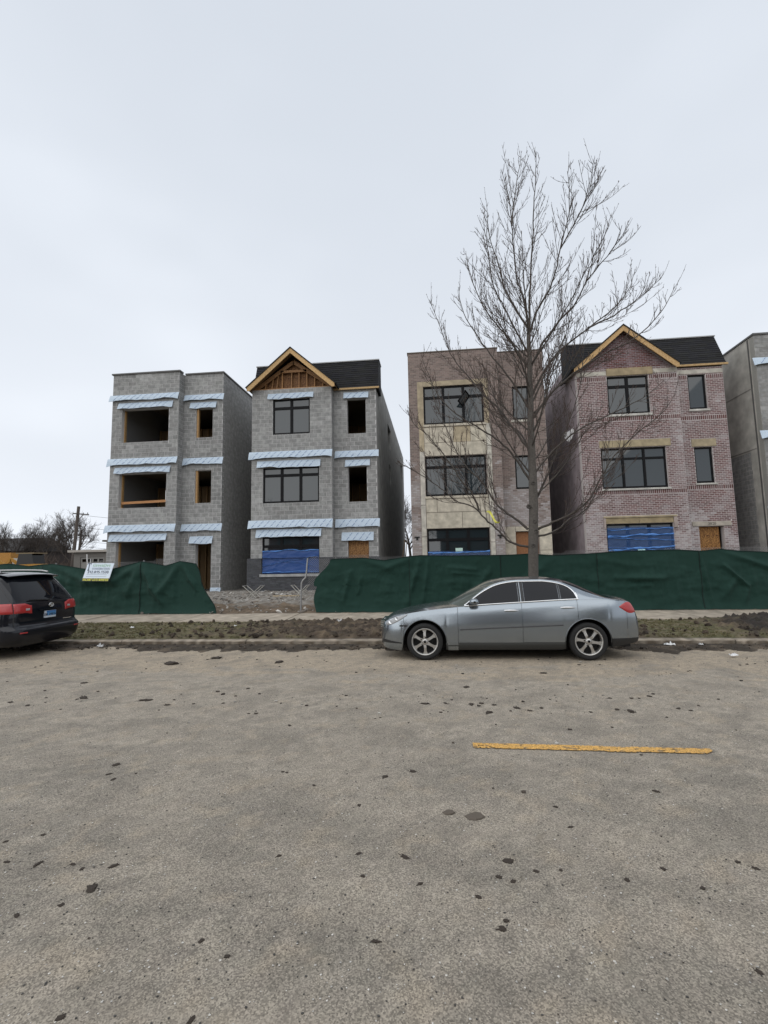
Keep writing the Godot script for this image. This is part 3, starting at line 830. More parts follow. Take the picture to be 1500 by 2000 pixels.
func rafters(root: Node3D, xc: float, half: float, y_eave: float, y_top: float, zf: float, zb: float, framed: bool) -> void:
	# front gable: two shingled slopes, pine rake boards, soffit
	var wood := Color(0.58, 0.40, 0.195)
	for s in [-1.0, 1.0]:
		var a := Vector3(xc, y_top, 0); var b := Vector3(xc + s * half, y_eave, 0)
		var d := (b - a).normalized()
		var nrm := Vector3(-d.y * s, d.x * s, 0) * 1.0
		if nrm.y < 0: nrm = -nrm
		var mb := MB.new()
		var th := 0.05
		mb.prism(Transform3D(Basis(), Vector3.ZERO), PackedVector2Array([Vector2(a.x, a.y + 0.05), Vector2(b.x + d.x * 0.06, b.y + d.y * 0.06 + 0.05), Vector2(b.x + d.x * 0.06 + nrm.x * th, b.y + d.y * 0.06 + 0.05 + nrm.y * th), Vector2(a.x, a.y + 0.05 + th * 1.25)]), zb, zf + 0.03, Color(0.016, 0.016, 0.018))
		part(mb, "gable_roof", M.shingle, root)
		mb = MB.new()
		var w := 0.19
		mb.prism(Transform3D(), PackedVector2Array([Vector2(a.x, a.y + 0.045), Vector2(b.x, b.y + 0.045), Vector2(b.x, b.y + 0.045 - w * 0.9), Vector2(b.x - s * 0.12, b.y + 0.045 - w * 0.95), Vector2(a.x, a.y + 0.045 - w * 1.28)]), zf - 0.045, zf, vary(wood, 0.08))
		part(mb, "rake_board", M.wood, root)
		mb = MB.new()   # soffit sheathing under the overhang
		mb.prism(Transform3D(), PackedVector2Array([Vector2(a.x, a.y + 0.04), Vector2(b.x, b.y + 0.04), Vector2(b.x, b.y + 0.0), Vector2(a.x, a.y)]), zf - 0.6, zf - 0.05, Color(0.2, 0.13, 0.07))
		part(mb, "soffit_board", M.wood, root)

func shingle_slope(root: Node3D, x0: float, x1: float, ya: float, za: float, yb: float, zb: float, called := "mansard_roof") -> void:
	var mb := MB.new()
	var dark := Color(0.011, 0.011, 0.013)
	var n := 13
	for i in n:
		var f0 := float(i) / n; var f1 := float(i + 1) / n
		var y0 := lerpf(ya, yb, f0); var y1 := lerpf(ya, yb, f1); var z0 := lerpf(za, zb, f0) ; var z1 := lerpf(za, zb, f1)
		var x := x0
		while x < x1:
			var xe := minf(x + rng.randf_range(0.28, 0.42), x1)
			var col := vary(dark, 0.5)
			mb.quad(Vector3(x, y0, z0 + 0.016), Vector3(xe, y0, z0 + 0.016), Vector3(xe, y1, z1), Vector3(x, y1, z1), col)
			mb.quad(Vector3(x, y0, z0 - 0.004), Vector3(xe, y0, z0 - 0.004), Vector3(xe, y0, z0 + 0.016), Vector3(x, y0, z0 + 0.016), col)
			x = xe
	# body behind the slope
	mb.prism(Transform3D(Basis(Vector3(0, 0, -1), Vector3.UP, Vector3(1, 0, 0)), Vector3.ZERO), PackedVector2Array([Vector2(-za + 0.01, ya), Vector2(-zb + 0.01, yb), Vector2(-zb + 0.9, yb), Vector2(-zb + 0.9, ya)]), x0 + 0.002, x1 - 0.002, dark)
	part(mb, called, M.shingle, root)
	mb = MB.new()
	mb.box(x0 - 0.03, x1 + 0.03, yb, yb + 0.05, zb - 0.9, zb + 0.05, Color(0.36, 0.36, 0.36))
	part(mb, "roof_edge_strip", M.membrane, root)
	mb = MB.new()
	mb.box(x0 + 0.02, x1 + 0.06, ya - 0.09, ya - 0.005, za - 0.03, za + 0.045, Color(0.52, 0.37, 0.19))
	part(mb, "eave_board", M.wood, root)

# shell shared by all houses: side and back walls, floors, roof slab; returns nothing
func shell(root: Node3D, x0: float, xb: float, x1: float, zf: float, zr: float, zback: float, top: float, side_top: float, bay: Array, rec: Array, side_m: String, side_col: Color, holes_r := [], front_col := Color(0.60, 0.595, 0.58), rec_top := 0.0) -> void:
	var g := 0.3
	var mb := MB.new()
	wall(mb, front(zf), x0, xb, g, top, 0.28, bay, front_col)
	part(mb, "bay_wall", M.mortar, root)
	mb = MB.new()
	wall(mb, front(zr), xb, x1, g, rec_top if rec_top > 0 else top, 0.28, rec, front_col)
	part(mb, "recessed_wall", M.mortar, root)
	mb = MB.new()
	wall(mb, right_side(xb), -zf + 0.281, -zr + 0.3, g, top, 0.28, [], front_col)
	mb.quad(Vector3(xb + 0.001, g, zf), Vector3(xb + 0.001, g, zr), Vector3(xb + 0.001, top, zr), Vector3(xb + 0.001, top, zf), front_col)
	part(mb, "bay_return_wall", M.mortar, root)
	mb = MB.new()
	var zs := -23.2 if side_top > 10.5 and top < 10.5 else 0.0
	wall(mb, left_side(x0 + 0.001), zback, zs if zs else zf - 0.281, g, side_top, 0.25, [], side_col)
	if zs: wall(mb, left_side(x0 + 0.001), zs + 0.001, zf - 0.281, g, top - 0.05, 0.25, [], side_col)
	part(mb, "side_wall", M[side_m], root)
	mb = MB.new()
	wall(mb, right_side(x1 - 0.001), -zs if zs else -zr + 0.281, -zback, g, side_top, 0.25, holes_r, side_col)
	if zs: wall(mb, right_side(x1 - 0.001), -zr + 0.281, -zs - 0.001, g, top - 0.05, 0.25, [], side_col)
	part(mb, "side_wall", M[side_m], root)
	mb = MB.new()
	wall(mb, Transform3D(Basis(Vector3(-1, 0, 0), Vector3.UP, Vector3(0, 0, -1)), Vector3(0, 0, zback)), -x1 + 0.25, -x0 - 0.25, g, side_top, 0.25, [], side_col)
	part(mb, "back_wall", M[side_m], root)
	for y in [0.42, 3.62, 6.95, side_top - 0.55]:
		mb = MB.new()
		mb.box(x0 + 0.252, x1 - 0.252, y - 0.28, y, zback + 0.252, zr - 0.29, Color(0.30, 0.24, 0.17))
		mb.box(x0 + 0.252, xb - 0.29, y - 0.28, y, zr - 0.289, zf - 0.29, Color(0.30, 0.24, 0.17))
		part(mb, "floor_slab" if y < 8 else "roof_slab", M.dull, root)

func stud_walls(root: Node3D, x0: float, x1: float, z: float) -> void:
	for y in [0.43, 3.63, 6.96]:
		var mb := MB.new()
		mb.box(x0, x1, y, y + 2.6, z - 0.13, z - 0.1, Color(0.26, 0.17, 0.09))
		part(mb, "sheathing", M.dull, root)
		var x := x0 + 0.1
		while x < x1:
			mb = MB.new()
			mb.box(x, x + 0.045, y + 0.01, y + 2.6, z - 0.095, z, vary(Color(0.42, 0.29, 0.15), 0.15))
			part(mb, "stud", M.wood, root)
			x += 0.41

func bay_bond(root: Node3D, t: Transform3D, x0: float, x1: float, y0: float, y1: float, holes: Array, mb: MB, col: Color, white: Callable, uw := 0.203, uh := 0.081) -> void:
	for q in lay(x0, x1, y0, y1, holes, uw, uh, 0.016):
		var k: float = white.call((q[0] + q[1]) / 2, (q[2] + q[3]) / 2)
		var c := vary(col, 0.28).lerp(Color(0.56, 0.53, 0.53), clampf(k * rng.randf_range(0.5, 1.3), 0, 0.85))
		mb.unit(t, q[0], q[1], q[2], q[3], 0.006, 0.002, c)

func soldiers(mb: MB, t: Transform3D, x0: float, x1: float, y0: float, y1: float, col: Color, pale := 0.2) -> void:
	var x := x0
	while x < x1 - 0.03:
		mb.unit(t, x + 0.009, minf(x + 0.085, x1) - 0.009, y0 + 0.008, y1 - 0.008, 0.007, 0.002, vary(col, 0.25).lerp(Color(0.5, 0.47, 0.47), pale * rng.randf()))
		x += 0.085

func slab(root: Node3D, t: Transform3D, x0: float, x1: float, y0: float, y1: float, d: float, col: Color, called: String, m := "limestone") -> MeshInstance3D:
	var mb := MB.new()
	mb.unit(t, x0, x1, y0, y1, d, 0.004, col)
	return part(mb, called, M[m], root)

# thin blue protective film over an opening; where it is bunched up it lies in several layers: bands [y at left, slope, height]
func film_sheet(root: Node3D, t: Transform3D, h: Array, out: float, bands: Array, m := "thin_film") -> void:
	var mb := MB.new()
	var pts := PackedVector3Array()
	var cols := 46
	for r in 30:
		for q in cols + 1:
			var x := lerpf(h[0], h[1], float(q) / cols); var y := lerpf(h[2], h[3], r / 29.0)
			if r == 29: y += n2(x * 2, 3.0, 6.0) * 0.05
			pts.append(t * Vector3(x, y, out + n2(x + y * 0.6, y * 1.2, 7.0) * 0.012 + n2(x * 1.2 + 9 - y, y * 1.6, 22.0) * 0.009))
	mb.grid(pts, cols + 1, PackedColorArray())
	var sheet := part(mb, "plastic_sheet", M[m], root)
	for k in bands:
		mb = MB.new()
		pts = PackedVector3Array()
		for r in 7:
			for q in 61:
				var u := q / 60.0; var w := r / 6.0
				var x := lerpf(h[0], h[1], u)
				var s: float = k[2] * (0.55 + 1.1 * absf(n2(x, k[0] * 7.0, 9.0)) + 0.35 * n2(x, k[0], 30.0))
				var y: float = k[0] + k[1] * (x - h[0]) + n2(x, 5.0 + k[0] * 9.0, 6.0) * 0.09 + (w - 0.5) * s
				pts.append(t * Vector3(x, y, out + 0.016 + 0.03 * sin(w * PI) * (0.6 + n2(x * 2.0, w * 3.0, 20.0))))
		mb.grid(pts, 61, PackedColorArray(), Color(0.075, 0.22, 0.56))
		part(mb, "bunched_film", M.film, sheet)

func houses() -> void:
	rng.seed = 21
	var zf := -22.0; var zr := -22.5; var F := front(zf); var R := front(zr)
	var g := 0.3
	var lime := Color(0.62, 0.56, 0.45); var pale := Color(0.64, 0.60, 0.52)
	# ---- 1: bare block house, open windows, flat top
	var x0 := -15.98; var xb := -12.46; var x1 := -10.4
	var bay := [[-15.45, -12.96, 7.95, 9.65], [-15.47, -13.0, 4.66, 6.36], [-15.5, -13.02, 0.42, 3.0]]
	var rec := [[-11.79, -10.92, 8.17, 9.68], [-11.78, -10.94, 4.86, 6.5], [-11.69, -10.88, 0.42, 2.85]]
	var h := thing("block_house", Vector3(-13.2, 0.3, -22), "flat topped bare concrete block house with open unglazed windows and plain parapet", "house", "houses under construction")
	shell(h, x0, xb, x1, zf, zr, -42, 11.46, 11.46, bay, rec, "mortar", Color(0.28, 0.28, 0.275))
	stud_walls(h, x0 + 0.3, x1 - 0.3, -25.6)
	var rest := MB.new()
	var left := block_face(h, F, lay(x0, xb, g, 11.46, bay, 0.4064, 0.2032, 0.015), 190, rest)
	block_face(h, R, lay(xb, x1, g, 11.46, rec, 0.4064, 0.2032, 0.015), 110 + left, rest)
	block_face(h, right_side(xb + 0.001), lay(-zf, -zr, g, 11.46, [], 0.4064, 0.2032, 0.015), 0, rest)
	block_face(h, right_side(x1 - 0.001), lay(-zr, 42.0, g, 11.46, [], 0.4064, 0.2032, 0.015), 0, rest, 0.005, true)
	part(rest, "block_courses", M.block, h, true)
	var mb := MB.new()
	mb.box(x0 - 0.06, xb + 0.06, 11.462, 11.53, zf - 0.3, zf + 0.07, Color(0.16, 0.155, 0.15))
	mb.box(xb + 0.061, x1 + 0.05, 11.462, 11.53, zr - 0.3, zr + 0.07, Color(0.16, 0.155, 0.15))
	mb.box(x1 - 0.28, x1 + 0.05, 11.462, 11.53, -42, zr - 0.301, Color(0.16, 0.155, 0.15))
	part(mb, "coping", M.dull, h)
	for f in [[10.40, 10.10], [7.14, 6.81], [3.83, 3.49]]:
		flashing(h, F, x0 - 0.12, xb + 0.02, f[0], f[1], 0.14, 1.0)
		flashing(h, R, xb + 0.04, x1 + 0.07, f[0], f[1], 0.14, 1.0)
	flashing(h, F, -15.64, -12.74, 9.98, 9.67, 0.12); flashing(h, F, -15.7, -12.79, 6.69, 6.39, 0.12); flashing(h, F, -15.84, -12.88, 3.37, 3.03, 0.12)
	flashing(h, R, -12.1, -10.72, 9.99, 9.68, 0.12); flashing(h, R, -11.98, -10.8, 3.22, 2.86, 0.12)
	flashing(h, R, -10.88, -10.36, 0.72, 0.45, 0.06)
	for q in [[-15.44, 7.96, 9.64, zf], [-15.46, 4.67, 6.35, zf], [-15.49, 0.44, 2.99, zf], [-11.78, 8.18, 9.67, zr + 0.16], [-11.77, 4.87, 6.49, zr + 0.16]]:
		mb = MB.new()
		var o := 0.2 if q[3] == zf else 0.2
		mb.box(q[0], q[0] + (0.045 if q[3] == zf else 0.1), q[1], q[2], q[3] - o - 0.13, q[3] - o, Color(0.42, 0.27, 0.12))
		part(mb, "jamb_timber", M.wood, h)
	mb = MB.new()
	mb.beam(Vector3(-15.4, 4.93, zf - 0.16), Vector3(-13.05, 4.98, zf - 0.16), 0.04, 0.12, Color(0.47, 0.24, 0.1))
	part(mb, "guard_plank", M.wood, h)
	mb = MB.new()
	mb.box(-13.12, -13.02, 4.98, 5.5, zf - 0.2, zf - 0.17, gray(0.75))
	part(mb, "white_panel", M.plastic, h)
	# ---- 2: block house with front gable and black windows
	x0 = -8.68; xb = -4.75; x1 = -2.67
	bay = [[-7.65, -5.81, 7.99, 9.75], [-8.12, -5.37, 4.67, 6.38], [-8.13, -5.37, 1.33, 3.06]]
	rec = [[-4.09, -3.17, 8.01, 9.75], [-4.07, -3.16, 4.68, 6.4], [-4.11, -3.11, 0.42, 2.83]]
	h = thing("gabled_block_house", Vector3(-5.7, 0.3, -22), "grey concrete block house with open timber framed front gable and black windows", "house", "houses under construction")
	shell(h, x0, xb, x1, zf, zr, -43, 10.25, 11.2, bay, rec, "parging", Color(0.43, 0.425, 0.41), [[28.4, 30.4, 8.9, 10.2], [28.9, 29.9, 6.6, 7.8], [39, 41, 8.8, 10.0]])
	stud_walls(h, x0 + 0.3, x1 - 0.3, -26.5)
	rest = MB.new()
	left = block_face(h, F, lay(x0, xb, 2.07, 10.25, bay, 0.4064, 0.2032, 0.015), 200, rest)
	block_face(h, R, lay(xb, x1, g, 10.25, rec, 0.4064, 0.2032, 0.015), 100 + left, rest)
	block_face(h, right_side(xb + 0.001), lay(-zf, -zr, g, 10.25, [], 0.4064, 0.2032, 0.015), 0, rest)
	part(rest, "block_courses", M.block, h, true)
	var base_hole := [[-8.13, -5.37, 1.33, 3.06]]
	var B := front(zf + 0.1)
	mb = MB.new()
	wall(mb, B, x0 - 0.14, xb + 0.1, g, 2.07, 0.097, base_hole, gray(0.1))
	wall(mb, front(zr + 0.1), xb + 0.102, x1 + 0.1, g, 2.07, 0.097, [[-4.11, -3.11, 0.42, 2.83]], gray(0.1))
	part(mb, "base_backing", M.mortar, h)
	mb = MB.new()
	var none := func(_x: float, _y: float) -> float: return 0.0
	bay_bond(h, B, x0 - 0.14, xb + 0.1, g, 2.07, base_hole, mb, Color(0.085, 0.088, 0.098), none)
	bay_bond(h, front(zr + 0.1), xb + 0.102, x1 + 0.1, g, 2.07, [[-4.11, -3.11, 0.42, 2.83]], mb, Color(0.085, 0.088, 0.098), none)
	part(mb, "dark_bricks", M.brick, h, true)
	slab(h, B, -8.2, -5.3, 1.2, 1.325, 0.05, Color(0.42, 0.42, 0.42), "window_sill")
	window(h, F, bay[0], [-6.73], 9.30); window(h, F, bay[1], [-7.2, -6.28], 6.0); window(h, F, bay[2], [-7.2, -6.28], 2.62)
	film_sheet(h, F, [-8.1, -5.39, 1.36, 2.44], 0.02, [[2.4, 0.0, 0.05], [1.42, 0.0, 0.05], [1.66, 0.2, 0.02], [2.12, -0.17, 0.018]], "film_sheet")
	slab(h, R.translated_local(Vector3(0, 0, -0.14)), -4.1, -3.12, 0.43, 2.83, 0.02, Color(0.42, 0.23, 0.085), "boarded_door", "osb")
	for f in [[7.17, 6.84], [3.86, 3.49]]:
		flashing(h, F, x0 - 0.12, xb + 0.03, f[0], f[1], 0.14, 1.0)
		flashing(h, R, xb + 0.05, x1 + 0.1, f[0], f[1], 0.14, 1.0)
	flashing(h, F, -7.89, -5.62, 10.03, 9.74, 0.1); flashing(h, F, -8.39, -5.29, 6.71, 6.38, 0.12); flashing(h, F, -8.41, -5.26, 3.42, 3.06, 0.14)
	flashing(h, R, -4.25, -3.02, 10.07, 9.76, 0.1); flashing(h, R, -4.2, -3.0, 6.72, 6.4, 0.12); flashing(h, R, -4.4, -2.87, 3.23, 2.84, 0.14)
	shingle_slope(h, x0 - 0.13, x1 + 0.13, 10.27, zr + 0.1, 11.82, -22.95)
	rafters(h, -6.65, 2.14, 10.2, 12.05, -21.55, -23.6, true)
	# open gable framing
	mb = MB.new()
	mb.prism(front(0), PackedVector2Array([Vector2(-8.55, 10.26), Vector2(-4.8, 10.26), Vector2(-6.65, 11.85)]), -22.3, -22.26, Color(0.3, 0.155, 0.06))
	part(mb, "gable_sheathing", M.osb, h)
	for x in [-8.1, -7.75, -7.5, -7.22, -6.75, -6.38, -5.99, -5.6, -5.2]:
		mb = MB.new()
		var top: float = 10.26 + (1.0 - absf(x + 6.65) / 1.95) * 1.5
		mb.beam(Vector3(x, 10.28, -22.17), Vector3(x + (0.09 if x < -7.3 else 0.0), minf(top, 11.15), -22.17), 0.04, 0.09, vary(Color(0.42, 0.24, 0.11), 0.2), Vector3(0, 0, 1))
		part(mb, "gable_stud", M.wood, h)
	mb = MB.new()
	mb.box(-8.6, -4.8, 10.255, 10.295, -22.26, -22.02, Color(0.45, 0.26, 0.12))
	part(mb, "sill_plate", M.wood, h)
	for s in [-1.0, 1.0]:
		mb = MB.new()
		mb.beam(Vector3(-6.65, 11.62, -22.1), Vector3(-6.65 + s * 1.95, 10.26, -22.1), 0.04, 0.18, Color(0.3, 0.17, 0.08), Vector3(0, 1, 0))
		part(mb, "rafter", M.wood, h)
	mb = MB.new()
	mb.beam(Vector3(-7.3, 11.15, -22.1), Vector3(-6.0, 11.15, -22.1), 0.04, 0.12, Color(0.34, 0.19, 0.09))
	part(mb, "collar_tie", M.wood, h)
	# ---- 3: brown brick house with limestone panels
	x0 = -1.05; xb = 3.12; x1 = 5.27; 
	bay = [[-0.36, 2.41, 8.12, 9.95], [-0.36, 2.42, 4.75, 6.6], [-0.36, 2.44, 1.2, 3.25]]
	rec = [[3.8, 4.56, 8.3, 9.92], [3.78, 4.5, 5.02, 6.6], [3.67, 4.68, 0.42, 3.06]]
	h = thing("brown_brick_house", Vector3(2.1, 0.3, -22), "flat topped brown brick house with pale limestone panels behind the bare tree", "house", "houses under construction")
	shell(h, x0, xb, x1, zf, zr, -42, 11.62, 11.62, bay, rec, "parging", Color(0.36, 0.35, 0.33), [], Color(0.36, 0.31, 0.28))
	mb = MB.new()
	var brown := Color(0.25, 0.185, 0.16)
	var low_white := func(x: float, y: float) -> float: return (1.0 - sm(4.2, 5.2, y + n2(x, y, 5.0) * 2.5 + n2(x, y, 16.0) * 2.0)) * 0.62 + 0.05
	var panel := [[-0.6, 2.68, 0.3, 8.08], [-0.64, 2.64, 8.0, 10.2]]
	bay_bond(h, F, x0, xb, g, 11.62, bay + panel, mb, brown, low_white)
	bay_bond(h, R, xb, x1, g, 11.62, rec + [[3.14, 5.27, 0.3, 3.3]], mb, brown, low_white)
	part(mb, "brown_bricks", M.brick, h, true)
	# tan frame round the upper window, backing where panels are still missing
	var tan_b := Color(0.50, 0.415, 0.285)
	for q in [[-0.64, -0.365, 8.0, 10.2], [2.415, 2.64, 8.0, 10.2], [-0.36, 2.41, 9.955, 10.2], [-0.6, -0.38, 6.85, 7.98], [0.98, 1.75, 7.25, 7.98]]:
		slab(h, F, q[0], q[1], q[2], q[3], 0.012, vary(tan_b, 0.12), "bare_backing")
	slab(h, F, -0.4, 2.5, 8.0, 8.11, 0.07, lime, "window_sill")
	for q in [[-0.37, 0.97, 7.25, 7.98], [1.76, 2.46, 7.25, 7.98], [-0.37, 1.1, 6.62, 7.24], [1.11, 2.46, 6.62, 7.24], [-0.37, 0.13, 4.0, 4.62], [0.14, 2.46, 4.0, 4.62], [-0.37, 1.25, 3.26, 3.99], [1.26, 2.46, 3.26, 3.99]]:
		slab(h, F, q[0] + 0.004, q[1] - 0.004, q[2] + 0.004, q[3] - 0.004, 0.03, vary(lime, 0.04), "limestone_panel")
	for q in [[-0.6, -0.38, 4.35, 6.84], [-0.6, -0.38, 2.9, 4.34], [-0.6, -0.38, 1.2, 2.89], [2.47, 2.68, 6.6, 8.07], [2.47, 2.68, 4.4, 6.59], [2.47, 2.68, 2.6, 4.39], [2.47, 2.68, 1.2, 2.59]]:
		slab(h, F, q[0] + 0.003, q[1] - 0.003, q[2] + 0.004, q[3] - 0.004, 0.04, vary(pale, 0.06), "limestone_strip")
	slab(h, F, -0.4, 2.48, 4.63, 4.745, 0.07, lime, "window_sill")
	for q in [[3.15, 3.66, 2.55, 3.29], [3.15, 3.66, 1.75, 2.54], [3.15, 3.66, 0.9, 1.74], [3.67, 4.7, 3.07, 3.29], [4.71, 5.26, 2.2, 3.29], [4.71, 5.26, 1.1, 2.19]]:
		slab(h, R, q[0] + 0.004, q[1] - 0.004, q[2] + 0.004, q[3] - 0.004, 0.03, vary(lime, 0.16), "limestone_panel")
	window(h, F, bay[0], [0.56, 1.49], 9.42); window(h, F, bay[1], [0.55, 1.5], 6.1); window(h, F, bay[2], [0.55, 1.5], 2.75)
	window(h, R, rec[0], [], 0); window(h, R, rec[1], [], 0)
	slab(h, R, 3.7, 4.66, 8.18, 8.29, 0.05, pale, "window_sill")
	slab(h, R.translated_local(Vector3(0, 0, -0.16)), 3.675, 4.675, 0.43, 3.05, 0.02, Color(0.3, 0.14, 0.06), "boarded_door", "wood")
	film_sheet(h, F, [-0.34, 2.42, 1.22, 2.22], 0.02, [[2.18, 0.0, 0.07]])
	# opened sash of the upper window
	mb = MB.new()
	var st := Transform3D(Basis(Vector3(0, 0, 1), -0.62) * Basis(Vector3(0, 1, 0), 0.9), Vector3(1.5, 9.25, zf + 0.16)).scaled_local(Vector3(0.85, 0.85, 0.85))
	for q in [[0, 0.34, 0.5, 0.06], [0, -0.34, 0.5, 0.06], [-0.22, 0, 0.06, 0.74], [0.22, 0, 0.06, 0.74]]:
		mb.obox(st * Transform3D(Basis(), Vector3(q[0], q[1], 0)), Vector3(q[2], q[3], 0.05))
	var sash := part(mb, "open_sash", M.frame, h)
	mb = MB.new()
	mb.obox(st, Vector3(0.4, 0.64, 0.006))
	part(mb, "pane", M.glass, sash)
	for x in [-0.82, 2.9]:
		mb = MB.new()
		mb.box(x - 0.12, x + 0.12, 2.86, 2.92, zf + 0.008, zf + 0.03, gray(0.05)); mb.box(x - 0.04, x + 0.05, 2.76, 2.86, zf + 0.008, zf + 0.06, gray(0.03))
		part(mb, "lamp_bracket", M.black_trim, h)
	mb = MB.new()
	mb.box(x0 - 0.03, xb + 0.03, 11.622, 11.66, zf - 0.3, zf + 0.04, Color(0.2, 0.17, 0.14)); mb.box(xb + 0.031, x1 + 0.03, 11.622, 11.66, zr - 0.3, zr + 0.04, Color(0.2, 0.17, 0.14))
	part(mb, "coping", M.dull, h)
	mb = MB.new()
	mb.box(0.9, 1.22, 2.2, 2.36, zf - 0.08, zf - 0.076, Color(0.5, 0.68, 0.6))
	part(mb, "window_sticker", M.plastic, h)
	# ---- 4: red brick house with front gable
	x0 = 6.62; xb = 10.95; x1 = 13.08; zr = -22.4; R = front(zr)
	bay = [[7.92, 9.71, 8.18, 9.94], [7.45, 10.22, 4.82, 6.64], [7.48, 10.27, 1.2, 3.26]]
	rec = [[11.56, 12.33, 8.36, 9.97], [11.58, 12.35, 5.0, 6.62], [11.5, 12.53, 0.42, 3.08]]
	h = thing("red_brick_house", Vector3(9.8, 0.3, -22), "red brick house with whitish mortar haze and brick filled front gable", "house", "houses under construction")
	shell(h, x0, xb, x1, zf, zr, -42, 10.3, 11.2, bay, rec, "parging", Color(0.40, 0.335, 0.35), [], Color(0.68, 0.62, 0.60))
	mb = MB.new()
	var red := Color(0.155, 0.06, 0.055)
	var haze := func(x: float, y: float) -> float:
		return clampf(0.2 + (1.0 - sm(2.7, 3.6, y + n2(x, y, 4.0) * 2.5 + n2(x, y, 16.0) * 1.5)) * 0.42 + maxf(0.0, n2(x * 1.5, y, 6.0) - 0.1) * 0.7 + sm(0.7, 0.0, absf(x - 10.9)) * 0.25, 0, 0.9)
	var cut := [[7.92, 9.9, 9.95, 10.3], [6.62, 10.95, 10.0, 10.2], [7.4, 10.43, 6.65, 6.99], [7.38, 10.44, 3.27, 3.6], [7.38, 7.47, 3.05, 3.3], [10.28, 10.44, 3.05, 3.3], [6.62, 10.95, 9.74, 9.95], [6.62, 10.95, 7.86, 8.07], [6.62, 10.95, 4.55, 4.75]]
	bay_bond(h, F, x0, xb, g, 10.3, bay + cut, mb, red, haze)
	bay_bond(h, R, xb, x1, g, 10.3, rec + [[10.95, 13.08, 10.0, 10.2], [11.48, 12.52, 6.63, 6.99], [11.22, 12.84, 3.09, 3.3], [10.95, 13.08, 9.74, 9.95], [10.95, 13.08, 7.86, 8.07], [10.95, 13.08, 4.72, 4.92]], mb, red, haze)
	for q in [[x0, 7.9, 9.745, 9.945, F], [9.73, xb, 9.745, 9.945, F], [x0, xb, 7.865, 8.065, F], [x0, xb, 4.555, 4.745, F], [xb, 11.54, 9.745, 9.945, R], [12.35, x1, 9.745, 9.945, R], [xb, x1, 7.865, 8.065, R], [xb, x1, 4.725, 4.915, R]]:
		soldiers(mb, q[4], q[0], q[1], q[2], q[3], red * 0.9)
	# brick gable
	var gx := 8.68
	for q in lay(6.62, 10.95, 10.301, 12.1, [], 0.203, 0.081, 0.016):
		var lim: float = 2.12 * (1.0 - (q[3] - 10.2) / 1.95) - 0.03
		var a := maxf(q[0], gx - lim); var b := minf(q[1], gx + lim)
		if b - a > 0.04:
			mb.unit(F, a, b, q[2], q[3], 0.006, 0.002, vary(red, 0.28).lerp(Color(0.42, 0.36, 0.38), clampf(0.35 + n2(a, q[2], 6.0), 0.1, 0.8) * rng.randf()))
	part(mb, "red_bricks", M.brick, h, true)
	mb = MB.new()
	mb.prism(front(0), PackedVector2Array([Vector2(gx - 2.1, 10.302), Vector2(gx + 2.1, 10.302), Vector2(gx, 12.2)]), -22.25, -22.001, Color(0.40, 0.36, 0.37))
	part(mb, "gable_wall", M.mortar, h)
	for q in [[x0, 7.9, F], [9.92, xb, F], [xb, x1, R]]:
		slab(h, q[2], q[0], q[1], 10.0, 10.195, 0.014, vary(pale, 0.05), "limestone_band")
	slab(h, F, 7.92, 9.9, 9.955, 10.3, 0.05, Color(0.42, 0.33, 0.2), "lintel")
	slab(h, F, 7.41, 10.42, 6.66, 6.98, 0.045, Color(0.45, 0.37, 0.235), "lintel"); slab(h, F, 7.385, 10.435, 3.52, 3.6, 0.07, Color(0.46, 0.38, 0.25), "lintel_cap"); slab(h, F, 7.385, 7.465, 3.05, 3.515, 0.06, Color(0.45, 0.37, 0.335), "lintel_ear"); slab(h, F, 10.285, 10.435, 3.05, 3.515, 0.06, Color(0.45, 0.37, 0.335), "lintel_ear"); slab(h, F, 7.47, 8.86, 3.27, 3.515, 0.03, Color(0.40, 0.32, 0.19), "lintel"); slab(h, F, 8.87, 10.28, 3.27, 3.515, 0.03, Color(0.40, 0.32, 0.19), "lintel")
	slab(h, R, 11.49, 12.51, 6.64, 6.98, 0.045, Color(0.45, 0.37, 0.24), "lintel")
	var num := slab(h, R, 11.23, 12.83, 3.095, 3.295, 0.05, Color(0.5, 0.45, 0.38), "door_lintel")
	var tm := TextMesh.new()
	var sf := SystemFont.new(); sf.font_names = PackedStringArray(["Droid Serif"])
	tm.font = sf; tm.text = "3926"; tm.font_size = 32; tm.pixel_size = 0.0048; tm.depth = 0.012
	var tx := MeshInstance3D.new()
	tx.name = "house_number"; tx.mesh = tm; tx.material_override = M.number
	tx.position = Vector3(12.03, 3.195, zr + 0.054) - h.get_meta("base")
	num.add_child(tx)
	for q in [[7.86, 9.78, 8.07, 8.175, F], [7.4, 10.3, 4.73, 4.815, F], [11.5, 12.4, 8.26, 8.355, R], [11.52, 12.42, 4.92, 4.995, R]]:
		slab(h, q[4], q[0], q[1], q[2], q[3], 0.06, Color(0.62, 0.6, 0.55), "window_sill")
	window(h, F, bay[0], [8.8], 9.47); window(h, F, bay[1], [8.4, 9.3], 6.16, 0.1, 0.1); window(h, F, bay[2], [8.4, 9.3], 2.75)
	window(h, R, rec[0], [], 0); window(h, R, rec[1], [], 0)
	film_sheet(h, F, [7.5, 10.25, 1.22, 3.1], 0.02, [[3.02, 0.0, 0.04], [2.72, 0.02, 0.07], [2.62, -0.03, 0.04], [2.1, 0.06, 0.08], [2.22, -0.07, 0.03]])
	mb = MB.new()
	mb.box(8.7, 9.0, 2.0, 2.14, zf + 0.075, zf + 0.079, Color(0.4, 0.66, 0.7))
	part(mb, "window_sticker", M.plastic, h)
	slab(h, R.translated_local(Vector3(0, 0, -0.18)), 11.51, 12.4, 0.43, 3.07, 0.02, Color(0.45, 0.235, 0.07), "boarded_door", "osb")
